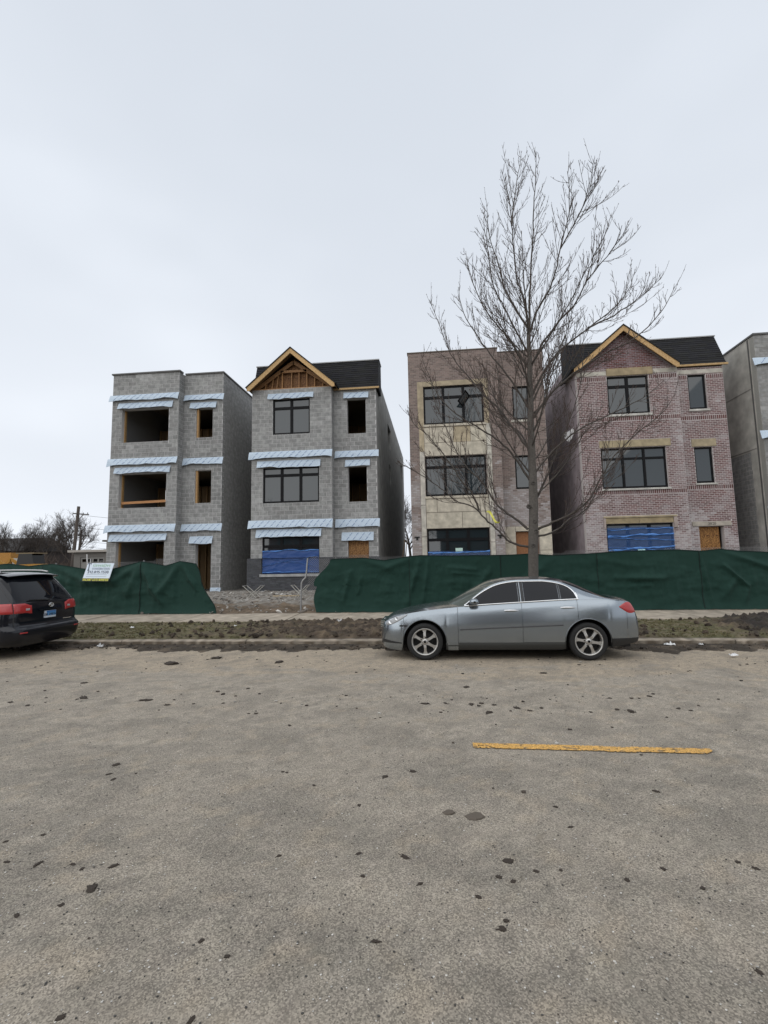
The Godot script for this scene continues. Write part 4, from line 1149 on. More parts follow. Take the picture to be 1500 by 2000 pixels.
	shingle_slope(h, x0 - 0.12, x1 + 0.14, 10.42, zr + 0.08, 11.98, -23.05)
	rafters(h, gx, 2.24, 10.23, 12.12, -21.66, -23.8, false)
	# torn white sheet hanging at the corner of the side wall
	mb = MB.new()
	var pts := PackedVector3Array()
	for i in 6:
		for j in 9:
			var u := j / 8.0; var w := i / 5.0
			pts.append(Vector3(6.45 - u * 0.2 + n2(u * 5, w * 5, 6.0) * 0.08, 7.8 - w * 0.5 * (0.5 + 0.5 * sin(u * PI)) - sin(u * PI) * 0.1 + n2(u * 9, w * 3, 9.0) * 0.06, -22.3 - u * 0.9))
	mb.grid(pts, 9, PackedColorArray(), gray(0.82))
	part(mb, "torn_sheet", M.plastic, h)
	# ---- 5: next block house, mostly outside the frame
	x0 = 14.24; xb = 18.2; x1 = 20.4; zr = -22.5; R = front(zr)
	bay = [[15.2, 17.4, 8.0, 9.7], [15.0, 17.6, 4.7, 6.4], [15.0, 17.6, 1.2, 3.05]]
	h = thing("neighbouring_block_house", Vector3(17.3, 0.3, -22), "pale grey block house with smooth stained side wall beside the red brick house", "house", "houses under construction")
	shell(h, x0, xb, x1, zf, zr, -42, 11.46, 11.46, bay, [[18.8, 19.7, 8.0, 9.7], [18.8, 19.7, 4.7, 6.4]], "parging", Color(0.54, 0.515, 0.465), [], Color(0.36, 0.35, 0.32))
	rest = MB.new()
	left = block_face(h, F, lay(x0, xb, g, 11.46, bay, 0.4064, 0.2032, 0.015), 150, rest)
	block_face(h, R, lay(xb, x1, g, 11.46, [[18.8, 19.7, 8.0, 9.7], [18.8, 19.7, 4.7, 6.4]], 0.4064, 0.2032, 0.015), 0, rest)
	block_face(h, left_side(x0 + 0.001), lay(-40.0, -22.9, g, 6.4, [], 0.4064, 0.2032, 0.015), 0, rest, 0.003, true)
	part(rest, "block_courses", M.block, h, true)
	for y in [9.15, 6.45]:
		mb = MB.new()
		mb.box(x0 - 0.008, x0 + 0.02, y, y + 0.05, -42, -22.5, Color(0.3, 0.285, 0.26))
		part(mb, "movement_joint", M.parging, h)
	mb = MB.new()
	mb.box(x0 - 0.03, x0 + 0.05, g, 11.4, -22.42, -22.36, Color(0.12, 0.115, 0.11))
	part(mb, "corner_joint", M.dull, h)
	mb = MB.new()
	mb.box(x0 - 0.04, xb + 0.05, 11.462, 11.54, zf - 0.3, zf + 0.06, Color(0.15, 0.15, 0.15)); mb.box(x0 - 0.04, x0 + 0.3, 11.462, 11.54, -42, zf - 0.301, Color(0.15, 0.15, 0.15))
	part(mb, "coping", M.dull, h)
	for f in [[10.42, 10.1], [7.15, 6.82], [3.84, 3.5]]:
		flashing(h, F, x0 - 0.13, xb + 0.02, f[0], f[1], 0.14, 1.0)

const TOP_L := [[-22.0, 1.9], [-17.5, 1.95], [-14.86, 1.94], [-14.44, 1.96], [-13.71, 1.86], [-13.2, 1.91], [-12.82, 1.92], [-12.35, 1.85], [-11.58, 1.72], [-10.99, 1.66], [-10.49, 1.76], [-9.66, 1.95], [-8.83, 1.79], [-8.34, 1.93], [-7.81, 1.84]]
const TOP_R := [[-3.32, 1.87], [-3.25, 1.9], [-2.28, 1.92], [-1.62, 1.83], [-0.81, 1.94], [-0.46, 1.96], [0.44, 1.93], [1.22, 1.93], [1.64, 1.92], [2.27, 1.92], [2.79, 1.94], [3.54, 1.88], [4.55, 1.91], [5.42, 1.96], [7.03, 1.98], [7.7, 1.92], [8.24, 1.97], [8.72, 1.91], [9.58, 1.85], [12.5, 1.95], [16.0, 1.9], [22.0, 1.95]]
const FZ := -15.1

func along(line: Array, x: float) -> float:
	for i in line.size() - 1:
		if x <= line[i + 1][0]:
			return lerpf(line[i][1], line[i + 1][1], clampf((x - line[i][0]) / (line[i + 1][0] - line[i][0]), 0, 1))
	return line[-1][1]

# creases: [xa, ya, xb, yb, width, depth]
const CREASES := [[-12.82, 1.9, -11.6, 1.35, 0.12, 0.10], [-11.6, 1.35, -10.6, 1.33, 0.14, 0.12], [-10.6, 1.33, -9.66, 1.95, 0.12, 0.10], [-9.66, 1.95, -9.25, 1.1, 0.1, 0.1], [-9.66, 1.95, -10.1, 0.9, 0.14, 0.08], [-8.34, 1.93, -8.9, 1.0, 0.12, 0.1], [-8.34, 1.93, -7.75, 1.0, 0.1, 0.1], [-9.25, 1.1, -8.8, 0.5, 0.1, 0.07], [-13.5, 1.8, -12.2, 1.3, 0.1, 0.06],
	[-2.3, 1.9, -1.5, 1.62, 0.1, 0.1], [-1.5, 1.62, -0.8, 1.9, 0.1, 0.09], [-2.7, 1.5, -2.9, 0.6, 0.06, 0.06], [-2.35, 1.3, -2.45, 0.8, 0.05, 0.05], [-0.5, 1.9, -0.9, 0.5, 0.09, 0.08], [-0.25, 1.8, -0.45, 0.4, 0.07, 0.07], [0.4, 1.6, 1.2, 1.5, 0.06, 0.05], [0.5, 1.4, 1.3, 1.35, 0.05, 0.04], [1.7, 1.6, 1.0, 0.6, 0.12, 0.06], [4.6, 1.85, 5.6, 1.6, 0.12, 0.05], [5.3, 1.2, 6.6, 1.15, 0.08, 0.05], [5.0, 0.9, 6.2, 0.95, 0.07, 0.04], [8.24, 1.95, 9.6, 1.4, 0.08, 0.10], [8.3, 1.5, 8.9, 0.9, 0.05, 0.08], [8.9, 0.9, 8.75, 0.4, 0.08, 0.07], [8.6, 1.1, 8.2, 0.6, 0.1, 0.05], [7.7, 1.8, 7.9, 0.4, 0.05, 0.05], [3.5, 1.8, 2.6, 1.2, 0.12, 0.06], [2.8, 1.9, 3.3, 0.6, 0.14, 0.05]]

func fold(x: float, y: float) -> float:
	var d := n2(x * 1.1, y * 0.5, 4.0) * 0.12 + n2(x * 0.8 + 40, y * 2.4, 9.0) * 0.05 + n2(x * 5.0, y * 0.5 + 7, 10.0) * 0.035 + n2(x * 2.0 + 13, y * 0.7 + x, 16.0) * 0.03
	for c in CREASES:
		if x < minf(c[0], c[2]) - 0.5 or x > maxf(c[0], c[2]) + 0.5: continue
		var a := Vector2(c[0], c[1]); var b := Vector2(c[2], c[3])
		var t := clampf((Vector2(x, y) - a).dot(b - a) / (b - a).length_squared(), 0, 1)
		var q: float = (Vector2(x, y) - a.lerp(b, t)).length() / c[4]
		d += 1.5 * c[5] * exp(-q * q) * (0.6 + 0.4 * sin(t * PI))
	return d

func fence_fabric(root: Node3D, lift: float, line: Array, xa: float, xb: float, left_end: Callable, right_end: Callable, called: String) -> void:
	var mb := MB.new()
	var rows := 44
	var cols := maxi(12, int((xb - xa) / 0.045))
	var pts := PackedVector3Array()
	for r in rows:
		var w := float(r) / (rows - 1)
		for q in cols + 1:
			var u := float(q) / cols
			var yb := 0.25 + 0.035 * n2(lerpf(xa, xb, u), 1.0, 14.0)
			var l: float = left_end.call(w); var rr: float = right_end.call(w)
			var x := lerpf(xa + l, xb + rr, u)
			var top := along(line, lerpf(xa, xb, u))
			# where an end leans, the top slides down with it
			var y := lerpf(yb, top, w)
			if l > 0.0 and u < 0.25: y = lerpf(yb, top, w)
			var d := fold(x, y)
			var hem := exp(-w * 9.0) * (0.10 + 0.07 * n2(x, 0.0, 12.0))
			pts.append(Vector3(x, y, FZ + 0.05 + lift + maxf(d, -0.02) * sin(PI * clampf(w * 0.93 + 0.04, 0, 1)) + hem))
	mb.grid(pts, cols + 1, PackedColorArray(), Color(0.007, 0.040, 0.0305))
	var back := PackedVector3Array()
	for r in rows:
		for q in range(cols, -1, -1):
			back.append(pts[r * (cols + 1) + q] - Vector3(0, 0, 0.004))
	mb.grid(back, cols + 1, PackedColorArray(), Color(0.007, 0.040, 0.0305))
	var f := part(mb, called, M.fabric, root)
	mb = MB.new()   # hem rope along the top
	var path := []; var rad := []
	for q in cols + 1:
		path.append(pts[(rows - 1) * (cols + 1) + q] + Vector3(0, 0.004, 0.004)); rad.append(0.011)
	mb.tube(path, rad, 5, Color(0.006, 0.02, 0.016))
	part(mb, "hem", M.fabric, f)
	mb = MB.new()   # doubled seam at the panel's edge
	path = []; rad = []
	for r in range(1, rows):
		path.append(pts[r * (cols + 1) + cols] + Vector3(-0.01, 0, 0.003)); rad.append(0.012)
	mb.tube(path, rad, 5, Color(0.004, 0.018, 0.014))
	part(mb, "seam", M.fabric, f)

func chain_link(root: Node, xa: float, xb: float, y0: float, top: Callable, z: float, pitch := 0.075) -> void:
	var mb := MB.new()
	var hmax := 2.2
	for s in [-1.0, 1.0]:
		var x := xa - hmax
		while x < xb + hmax:
			# straight wire x + s * (y - y0)
			var prev := Vector3.ZERO; var have := false
			var steps := 28
			for i in steps + 1:
				var y := y0 + hmax * i / steps
				var px: float = x + s * (y - y0)
				var ok: bool = px > xa and px < xb and y < top.call(px)
				var p := Vector3(px, y, z + 0.006 * s)
				if ok and have:
					mb.beam(prev, p, 0.006, 0.006, Color(0.3, 0.3, 0.3))
				prev = p; have = ok
			x += pitch
	part(mb, "chain_link_mesh", M.metal, root, true)

func fences() -> void:
	rng.seed = 33
	var zero := func(_w: float) -> float: return 0.0
	var f := thing("screened_fence", Vector3(-13.0, 0.24, FZ), "sagging green screened fence whose loose end drapes beside the flat topped house", "fence")
	var xs := [-22.0, -19.0, -16.0, -13.2, -9.66, -7.81]
	for i in 5:
		var drape := func(w: float) -> float: return 0.78 * pow(1.0 - w, 1.15) + 0.05 * sin(w * 9.0)
		fence_fabric(f, 0.007 * (i % 2), TOP_L, xs[i] - 0.012, xs[i + 1] + 0.012, zero, drape if i == 4 else zero, "screen_panel")
	for x in [-19.0, -16.0, -12.82, -9.66, -8.34]:
		var mb := MB.new()
		mb.tube([Vector3(x, 0.15, FZ - 0.03), Vector3(x + 0.02, along(TOP_L, x) + 0.04, FZ - 0.03)], [0.03, 0.03], 8, Color(0.35, 0.35, 0.35))
		part(mb, "post", M.metal, f)
	chain_link(f, -11.3, -8.0, 0.3, func(x: float) -> float: return 2.02 + 0.03 * sin(x * 2.0), FZ - 0.07)
	var g := thing("screened_fence", Vector3(3.0, 0.24, FZ), "long dark green screened fence behind the silver car and the tree", "fence")
	var ys := [-3.32, -0.83, 1.95, 4.78, 7.66, 10.5, 13.5, 16.5, 19.5]
	for i in 8:
		var open := func(w: float) -> float:
			if w < 0.5: return -0.42 - 0.11 * sin(w / 0.5 * PI)
			return lerpf(-0.53, 0.0, sm(0.56, 1.0, w))
		fence_fabric(g, 0.007 * (i % 2), TOP_R, ys[i] - 0.012, ys[i + 1] + 0.012, open if i == 0 else zero, zero, "screen_panel")
	for x in ys.slice(1):
		var mb := MB.new()
		mb.tube([Vector3(x, 0.15, FZ - 0.035), Vector3(x, along(TOP_R, x) - 0.02, FZ - 0.035)], [0.03, 0.03], 8, Color(0.33, 0.33, 0.33))
		part(mb, "post", M.metal, g)
	chain_link(g, -3.3, 14.0, 0.3, func(x: float) -> float: return 2.02 + 0.025 * sin(x * 1.7) + (0.03 if x > 6.0 else 0.0), FZ - 0.07)
	# bent end post with a loose corner of mesh
	var mb := MB.new()
	var c := gray(0.42)
	mb.tube([Vector3(-4.3, 0.2, FZ), Vector3(-4.285, 0.8, FZ), Vector3(-4.27, 1.17, FZ), Vector3(-4.22, 1.26, FZ), Vector3(-4.14, 1.33, FZ), Vector3(-4.11, 1.5, FZ), Vector3(-4.07, 1.95, FZ)], [0.028, 0.028, 0.027, 0.026, 0.026, 0.026, 0.024], 8, c)
	part(mb, "bent_end_post", M.metal, g)
	chain_link(g, -4.25, -3.34, 0.75, func(x: float) -> float: return 2.02 - 0.1 * absf(x + 3.9) if x > -4.1 else 1.0, FZ - 0.05, 0.07)
	# sign tied to the left fence
	var s := thing("builders_sign", Vector3(-11.0, 1.34, FZ + 0.24), "white builder's sign with a phone number tied to the green fence", "sign")
	var lean := Transform3D(Basis(Vector3(1, -0.02, 0), Vector3(0.16, 1, -0.22).normalized(), Vector3(0, 0.2, 1).normalized()), Vector3(-11.02, 1.675, FZ + 0.27))
	mb = MB.new()
	mb.obox(lean, Vector3(0.93, 0.51, 0.008), Color(0.66, 0.74, 0.82))
	var board := part(mb, "board", M.plastic, s)
	mb = MB.new()
	mb.obox(lean * Transform3D(Basis(), Vector3(0, -0.305, 0.002)), Vector3(0.94, 0.1, 0.008), Color(0.02, 0.02, 0.02))
	var strip := part(mb, "yellow_letter_strip", M.plastic, s)
	var write := func(txt: String, x: float, y: float, px: float, col: Color, fonts: String, wide: float, parent: MeshInstance3D, nm: String) -> void:
		var tm := TextMesh.new()
		var sf := SystemFont.new(); sf.font_names = PackedStringArray([fonts]); sf.font_weight = 700
		tm.font = sf; tm.text = txt; tm.font_size = 32; tm.pixel_size = px / 32.0; tm.depth = 0.002
		var o := MeshInstance3D.new()
		o.name = nm; o.mesh = tm
		var m := StandardMaterial3D.new(); m.albedo_color = col.linear_to_srgb(); m.roughness = 0.6
		o.material_override = m
		var w := tm.get_aabb().size.x
		o.transform = Transform3D(lean.basis, lean * Vector3(x, y, 0.0075) - Vector3(s.get_meta("base")))
		o.scale.x = wide / w
		parent.add_child(o, true)
	write.call("T", -0.38, 0.12, 0.34, Color(0.08, 0.1, 0.14), "Droid Serif", 0.13, board, "lettering")
	write.call("GreenDev", 0.06, 0.175, 0.13, Color(0.3, 0.48, 0.36), "Droid Serif", 0.62, board, "lettering")
	write.call("CONSTRUCTION", 0.06, 0.06, 0.09, Color(0.14, 0.18, 0.26), "Droid Serif", 0.62, board, "lettering")
	write.call("312.815.1530", 0.0, -0.05, 0.12, Color(0.05, 0.07, 0.12), "Droid Sans", 0.74, board, "lettering")
	write.call("VACANT LOTS WANTED", 0.0, -0.305, 0.105, Color(0.72, 0.7, 0.1), "Droid Sans", 0.9, strip, "lettering")
	mb = MB.new()
	for y in [-0.135, -0.2]:
		mb.obox(lean * Transform3D(Basis(), Vector3(-0.02, y, 0.005)), Vector3(0.7, 0.012, 0.003), Color(0.3, 0.36, 0.44))
	part(mb, "small_print", M.plastic, board)
	# two folding sawhorses
	for q in [[-7.2, -18.6, 0.72, "folding metal sawhorse by the dark space between the block houses"], [-5.28, -18.5, 0.6, "folding metal sawhorse standing behind the bent fence post"]]:
		var h := thing("sawhorse", Vector3(q[0], gy(q[0], q[1]) + 0.02, q[1]), q[3], "sawhorse", "sawhorses on the rubble")
		var b := Vector3(q[0], gy(q[0], q[1]) + 0.03, q[1])
		var w: float = q[2] * 0.5
		for sx in [-1.0, 1.0]:
			for sz in [-0.22, 0.22]:
				mb = MB.new()
				mb.tube([b + Vector3(-sx * w * 0.62, 0, sz), b + Vector3(sx * w, 0.5, sz * 0.9)], [0.014, 0.014], 6, Color(0.55, 0.53, 0.48))
				part(mb, "leg", M.metal, h)
			mb = MB.new()
			mb.tube([b + Vector3(sx * w, 0.5, -0.24), b + Vector3(sx * w, 0.5, 0.24)], [0.016, 0.016], 6, Color(0.58, 0.56, 0.52))
			part(mb, "top_bar", M.metal, h)
	mb = MB.new()
	mb.beam(Vector3(-6.5, 0.52, -18.9), Vector3(-5.4, 0.53, -18.85), 0.1, 0.04, Color(0.5, 0.42, 0.3))
	single(mb, "plank", M.wood, Vector3(-5.95, 0.5, -18.9), "pale plank lying on the rubble between the two sawhorses", "plank")
	for q in [[-2.0, -26.0, 0.35, "pine board leaning furthest over in the gap beside the brown brick house"], [-1.75, -26.2, 0.2, "steeper pine board leaning in the gap beside the brown brick house"]]:
		mb = MB.new()
		mb.beam(Vector3(q[0], 0.5, q[1]), Vector3(q[0] + q[2], 3.0, q[1] - 0.3), 0.03, 0.14, Color(0.45, 0.3, 0.14), Vector3(0, 0, 1))
		single(mb, "leaning_board", M.wood, Vector3(q[0], 0.5, q[1]), q[3], "board", "boards leaning in the gap")

# piecewise-linear (smoothed) curve through [x, y] keys
func cv(k: Array, x: float) -> float:
	if x <= k[0][0]: return k[0][1]
	for i in k.size() - 1:
		if x <= k[i + 1][0]:
			var a: Array = k[maxi(i - 1, 0)]; var b: Array = k[i]; var c: Array = k[i + 1]; var d: Array = k[mini(i + 2, k.size() - 1)]
			var h: float = c[0] - b[0]
			var t: float = (x - b[0]) / h
			var m0: float = (c[1] - a[1]) / maxf(c[0] - a[0], 1e-6) * h
			var m1: float = (d[1] - b[1]) / maxf(d[0] - b[0], 1e-6) * h
			var s: float = (c[1] - b[1])
			if m0 * s <= 0: m0 = 0.0
			if m1 * s <= 0: m1 = 0.0
			m0 = signf(m0) * minf(absf(m0), 3.0 * absf(s)); m1 = signf(m1) * minf(absf(m1), 3.0 * absf(s))
			var t2: float = t * t; var t3: float = t2 * t
			return (2 * t3 - 3 * t2 + 1) * b[1] + (t3 - 2 * t2 + t) * m0 + (-2 * t3 + 3 * t2) * c[1] + (t3 - t2) * m1
	return k[-1][1]

# a wheel standing at c, its outer face towards side (+1 or -1 along z)
func wheel(root: Node3D, c: Vector3, r: float, side: float, spokes: int, turn: float, w := 0.21) -> void:
	var t := Transform3D(Basis(Vector3(1, 0, 0), Vector3(0, 0, side), Vector3(0, -side, 0)), c)
	var mb := MB.new()
	var q := r * 0.735
	mb.lathe(t, PackedVector2Array([Vector2(q - 0.012, -w / 2), Vector2(r * 0.93, -w / 2), Vector2(r * 0.985, -w / 2 + 0.02), Vector2(r, -w / 4), Vector2(r, w / 4), Vector2(r * 0.985, w / 2 - 0.02), Vector2(r * 0.93, w / 2 - 0.003), Vector2(r * 0.85, w / 2 + 0.004), Vector2(q + 0.008, w / 2 - 0.004), Vector2(q - 0.012, w / 2 - 0.02)]), 40)
	var tyre := part(mb, "tyre", M.tyre, root)
	mb = MB.new()
	mb.lathe(t, PackedVector2Array([Vector2(q - 0.014, -w / 2 + 0.01), Vector2(q - 0.02, w / 2 - 0.06), Vector2(q - 0.012, w / 2 - 0.012), Vector2(q + 0.004, w / 2 - 0.004), Vector2(q - 0.008, w / 2 + 0.001), Vector2(q - 0.024, w / 2 - 0.008), Vector2(q - 0.03, w / 2 - 0.06)]), 40)
	var zz := w / 2 - 0.022
	for i in spokes:
		var a := TAU * i / spokes + turn
		var d := Vector3(cos(a), 0, sin(a)); var n := Vector3(-sin(a), 0, cos(a))
		var p := []
		for k in [[0.035, 0.032, 0.0], [0.10, 0.022, 0.006], [q * 0.72, 0.023, -0.004], [q - 0.016, 0.047, -0.006]]:
			p.append([d * k[0] - n * k[1] + Vector3(0, zz + k[2], 0), d * k[0] + n * k[1] + Vector3(0, zz + k[2], 0)])
		for k in 3:
			var a0: Vector3 = p[k][0]; var a1: Vector3 = p[k][1]; var b0: Vector3 = p[k + 1][0]; var b1: Vector3 = p[k + 1][1]
			var dn := Vector3(0, -0.03, 0)
			mb.quad(t * a0, t * a1, t * b1, t * b0, Color.WHITE)
			mb.quad(t * b0, t * (b0 + dn), t * (a0 + dn), t * a0, Color.WHITE)
			mb.quad(t * a1, t * (a1 + dn), t * (b1 + dn), t * b1, Color.WHITE)
	mb.lathe(t, PackedVector2Array([Vector2(0.058, zz - 0.05), Vector2(0.056, zz + 0.004), Vector2(0.03, zz + 0.012), Vector2(0.0, zz + 0.013)]), 20)
	var rim := part(mb, "rim", M.rim, root)
	mb = MB.new()
	mb.lathe(t, PackedVector2Array([Vector2(0.0, -0.03), Vector2(0.15, -0.03), Vector2(0.15, -0.045), Vector2(q - 0.02, -0.05)]), 28, gray(0.035))
	part(mb, "brake_disc", M.dull, rim)
	mb = MB.new()
	for i in 5:
		var a := TAU * (i + 0.5) / 5 + turn
		mb.lathe(t.translated_local(Vector3(cos(a) * 0.075, zz + 0.002, sin(a) * 0.075)), PackedVector2Array([Vector2(0.012, 0.0), Vector2(0.012, 0.004), Vector2(0.0, 0.005)]), 8, gray(0.01))
	mb.lathe(t.translated_local(Vector3(0, zz + 0.012, 0)), PackedVector2Array([Vector2(0.024, 0.0), Vector2(0.022, 0.004), Vector2(0.0, 0.005)]), 12, gray(0.01))
	part(mb, "wheel_nuts", M.dull, rim)

func sedan() -> void:
	var zc := -9.76
	var car := thing("silver_sedan", Vector3(1.25, 0, zc), "silver grey four door saloon car with tinted windows parked at the kerb", "car")
	var ax := [-0.24, 2.61]; var ay := 0.325; var ra := 0.392
	var W := [[-1.075, 0.36], [-1.05, 0.5], [-0.98, 0.62], [-0.85, 0.735], [-0.62, 0.825], [-0.2, 0.872], [0.5, 0.878], [2.5, 0.878], [2.95, 0.862], [3.25, 0.815], [3.45, 0.735], [3.54, 0.64], [3.58, 0.46]]
	var YS := [[-1.075, 0.52], [-1.05, 0.575], [-0.98, 0.655], [-0.85, 0.725], [-0.56, 0.815], [-0.1, 0.885], [0.3, 0.925], [0.5, 0.94], [1.5, 0.995], [2.45, 1.04], [2.9, 1.035], [3.2, 1.015], [3.36, 0.99], [3.45, 0.9], [3.5, 0.78], [3.55, 0.68], [3.58, 0.6]]
	var YC := [[-1.075, 0.56], [-1.02, 0.655], [-0.9, 0.745], [-0.72, 0.80], [-0.41, 0.865], [-0.11, 0.915], [0.2, 0.95], [0.6, 0.97], [2.6, 1.06], [3.2, 1.06], [3.42, 1.025], [3.46, 0.96], [3.5, 0.8], [3.55, 0.7], [3.58, 0.62]]
	var Y0 := [[-1.075, 0.3], [-1.0, 0.19], [-0.7, 0.16], [0.2, 0.17], [2.2, 0.185], [2.95, 0.22], [3.3, 0.27], [3.52, 0.32], [3.58, 0.42]]
	# half width at a height, as a share of the widest
	var shape := func(x: float, y: float) -> float:
		var ys := cv(YS, x); var y0 := cv(Y0, x)
		var v := clampf((y - y0) / maxf(ys - y0, 0.01), 0, 1)
		return cv([[0.0, 0.925], [0.1, 0.965], [0.3, 0.99], [0.52, 1.0], [0.7, 0.99], [0.86, 0.968], [0.95, 0.945], [1.0, 0.915]], v)
	var skin := func(x: float, y: float, side: float, off: float) -> Vector3:
		return Vector3(x, y, zc + side * (cv(W, x) * shape.call(x, y) + off))
	var low := func(x: float, floor_y: float) -> float:
		var y := maxf(cv(Y0, x), floor_y)
		for a in ax:
			var d: float = absf(x - a)
			if d < ra: y = maxf(y, ay + sqrt(ra * ra - d * d))
		return y
	var sheet := func(xa: float, xb: float, side: float, floor_y: float, ceil_y: float, mb: MB, off := 0.0) -> void:
		var cols := maxi(3, int(absf(xb - xa) / 0.03)); var rows := 15
		var pts := PackedVector3Array()
		for r in rows:
			for c in cols + 1:
				var x := lerpf(xa, xb, float(c) / cols)
				if side < 0: x = lerpf(xb, xa, float(c) / cols)
				var b: float = low.call(x, floor_y)
				var y := lerpf(b, minf(cv(YS, x), ceil_y), float(r) / (rows - 1))
				pts.append(skin.call(x, y, side, off))
		mb.grid(pts, cols + 1, PackedColorArray())
	var near_far := [1.0, -1.0]
	for side in near_far:
		for q in [["front_bumper", -1.075, -0.625, 0.0], ["front_wing", -0.619, 0.357, 0.0], ["front_door", 0.363, 1.492, 0.31], ["rear_door", 1.498, 2.452, 0.315], ["rear_wing", 2.458, 3.29, 0.0], ["rear_bumper", 3.296, 3.58, 0.0]]:
			var mb := MB.new()
			sheet.call(q[1], q[2], side, q[3], 9.0, mb)
			var p := part(mb, q[0], M.silver_paint, car)
			if q[0].ends_with("door"):
				var hx: float = 1.31 if q[0] == "front_door" else 2.285
				var hy: float = 0.868 if q[0] == "front_door" else 0.912
				mb = MB.new()
				var path := []; var rad := []
				for i in 9:
					var u := i / 8.0
					path.append(skin.call(hx - 0.12 + 0.24 * u, hy + 0.004 * sin(u * PI), side, 0.006 + 0.026 * sin(clampf(u, 0.0, 1.0) * PI) ** 0.5)); rad.append(0.011 + 0.006 * sin(u * PI))
				mb.tube(path, rad, 8)
				part(mb, "handle", M.chrome, p)
				mb = MB.new()
				var xa: float = 0.39 if q[0] == "front_door" else 1.503
				var xb: float = 1.487 if q[0] == "front_door" else 2.19
				var pts := PackedVector3Array()
				for r in [[-0.012, 0.001], [-0.010, 0.007], [0.010, 0.007], [0.012, 0.001]]:
					for c in 21:
						var x := lerpf(xa, xb, c / 20.0)
						pts.append(skin.call(x, 0.54 + 0.04 * (x - 0.39) + r[0], side, r[1]))
				mb.grid(pts, 21, PackedColorArray(), Color(0.055, 0.057, 0.06))
				part(mb, "rub_strip", M.plastic, p)
		# sill below the doors
		var mb := MB.new()
		var pts := PackedVector3Array()
		for r in [[0.17, -0.03], [0.175, -0.004], [0.25, 0.0], [0.3, -0.002], [0.312, -0.03]]:
			for c in 41:
				var x := lerpf(0.14, 2.225, c / 40.0)
				var p: Vector3 = skin.call(x, r[0] + 0.006 * (x - 0.1), side, r[1])
				pts.append(p)
		mb.grid(pts, 41, PackedColorArray(), Color(0.05, 0.048, 0.045))
		part(mb, "sill", M.dull, car)
		# dark skirt of the rear bumper
		mb = MB.new()
		pts = PackedVector3Array()
		for r in 4:
			for c in 12:
				var x := lerpf(3.01, 3.55, c / 11.0)
				pts.append(skin.call(x, lerpf(cv(Y0, x) - 0.005, 0.37, r / 3.0), side, 0.006))
		mb.grid(pts, 12, PackedColorArray(), gray(0.02))
		part(mb, "bumper_skirt", M.plastic, car)
		# arch lips and wheel wells
		for a in ax:
			mb = MB.new()
			var path := []; var rad := []
			for i in 25:
				var w := lerpf(0.02, PI - 0.02, i / 24.0)
				var x: float = a + cos(w) * ra; var y: float = ay + sin(w) * ra
				path.append(skin.call(x, maxf(y, 0.3), side, -0.004)); rad.append(0.011)
			mb.tube(path, rad, 6, Color(0.5, 0.5, 0.5))
			part(mb, "arch_lip", M.silver_paint, car)
			mb = MB.new()
			pts = PackedVector3Array()
			for r in 2:
				for i in 25:
					var w := lerpf(-0.25, PI + 0.25, i / 24.0)
					var p: Vector3 = skin.call(a, 0.5, side, -0.015 - 0.33 * r)
					pts.append(Vector3(a + cos(w) * (ra + 0.004), maxf(ay + sin(w) * (ra + 0.004), 0.12), p.z))
			mb.grid(pts, 25, PackedColorArray(), gray(0.008))
			var p2: Vector3 = skin.call(a, 0.5, side, -0.345)
			var fan := PackedVector2Array()
			for i in 24: fan.append(Vector2(a + cos(TAU * i / 24) * (ra + 0.01), maxf(ay + sin(TAU * i / 24) * (ra + 0.01), 0.13)))
			mb.prism(Transform3D(), fan, p2.z - 0.01, p2.z, gray(0.008))
			part(mb, "wheel_well", M.dull, car)
			wheel(car, Vector3(a, 0.325, zc + side * 0.765), 0.325, side, 6, 0.5 if a < 1 else 0.17)
		# lamps: patches that stand proud of the skin
		for q in [["headlamp", [[-0.965, 0.60, 0.645], [-0.9, 0.605, 0.69], [-0.8, 0.64, 0.738], [-0.7, 0.69, 0.772], [-0.6, 0.76, 0.80], [-0.545, 0.80, 0.812]], "lamp_glass"], ["tail_lamp", [[3.17, 0.905, 0.918], [3.25, 0.85, 0.965], [3.33, 0.805, 0.99], [3.40, 0.80, 0.965], [3.45, 0.81, 0.885], [3.47, 0.81, 0.84]], "red_lens"]]:
			mb = MB.new()
			pts = PackedVector3Array()
			for r in 7:
				for c in 22:
					var cc := c if side > 0 else 21 - c
					var k: Array = q[1]
					var x := lerpf(k[0][0], k[-1][0], cc / 21.0)
					var b := cv(k.map(func(e): return [e[0], e[1]]), x); var t := cv(k.map(func(e): return [e[0], e[2]]), x)
					var edge := 0.001 if r == 0 or r == 6 or c == 0 or c == 21 else 0.012
					pts.append(skin.call(x, lerpf(b, t, r / 6.0), side, edge))
			mb.grid(pts, 22, PackedColorArray())
			var lens := part(mb, q[0], M[q[2]], car)
			if q[0] == "headlamp":
				for e in [[-0.86, 0.665, 0.045, "chrome"], [-0.74, 0.725, 0.036, "chrome"]]:
					mb = MB.new()
					var c: Vector3 = skin.call(e[0], e[1], side, 0.008)
					mb.lathe(Transform3D(Basis(Vector3(1, 0, 0), Vector3(-0.45, 0.25, side * 0.85).normalized(), Vector3(-0.45, 0.25, side * 0.85).normalized().cross(Vector3(-1, 0, 0)).normalized()), c), PackedVector2Array([Vector2(e[2], -0.02), Vector2(e[2], 0.008), Vector2(e[2] * 0.8, 0.012), Vector2(e[2] * 0.6, 0.004), Vector2(0.0, 0.002)]), 14)
					part(mb, "reflector", M[e[3]], lens)
		mb = MB.new()
		pts = PackedVector3Array()
		for r in 2:
			for c in 9:
				var x := lerpf(-0.70, -0.55, (c if side > 0 else 8 - c) / 8.0)
				pts.append(skin.call(x, 0.592 + r * 0.026 + 0.02 * (x + 0.6), side, 0.003))
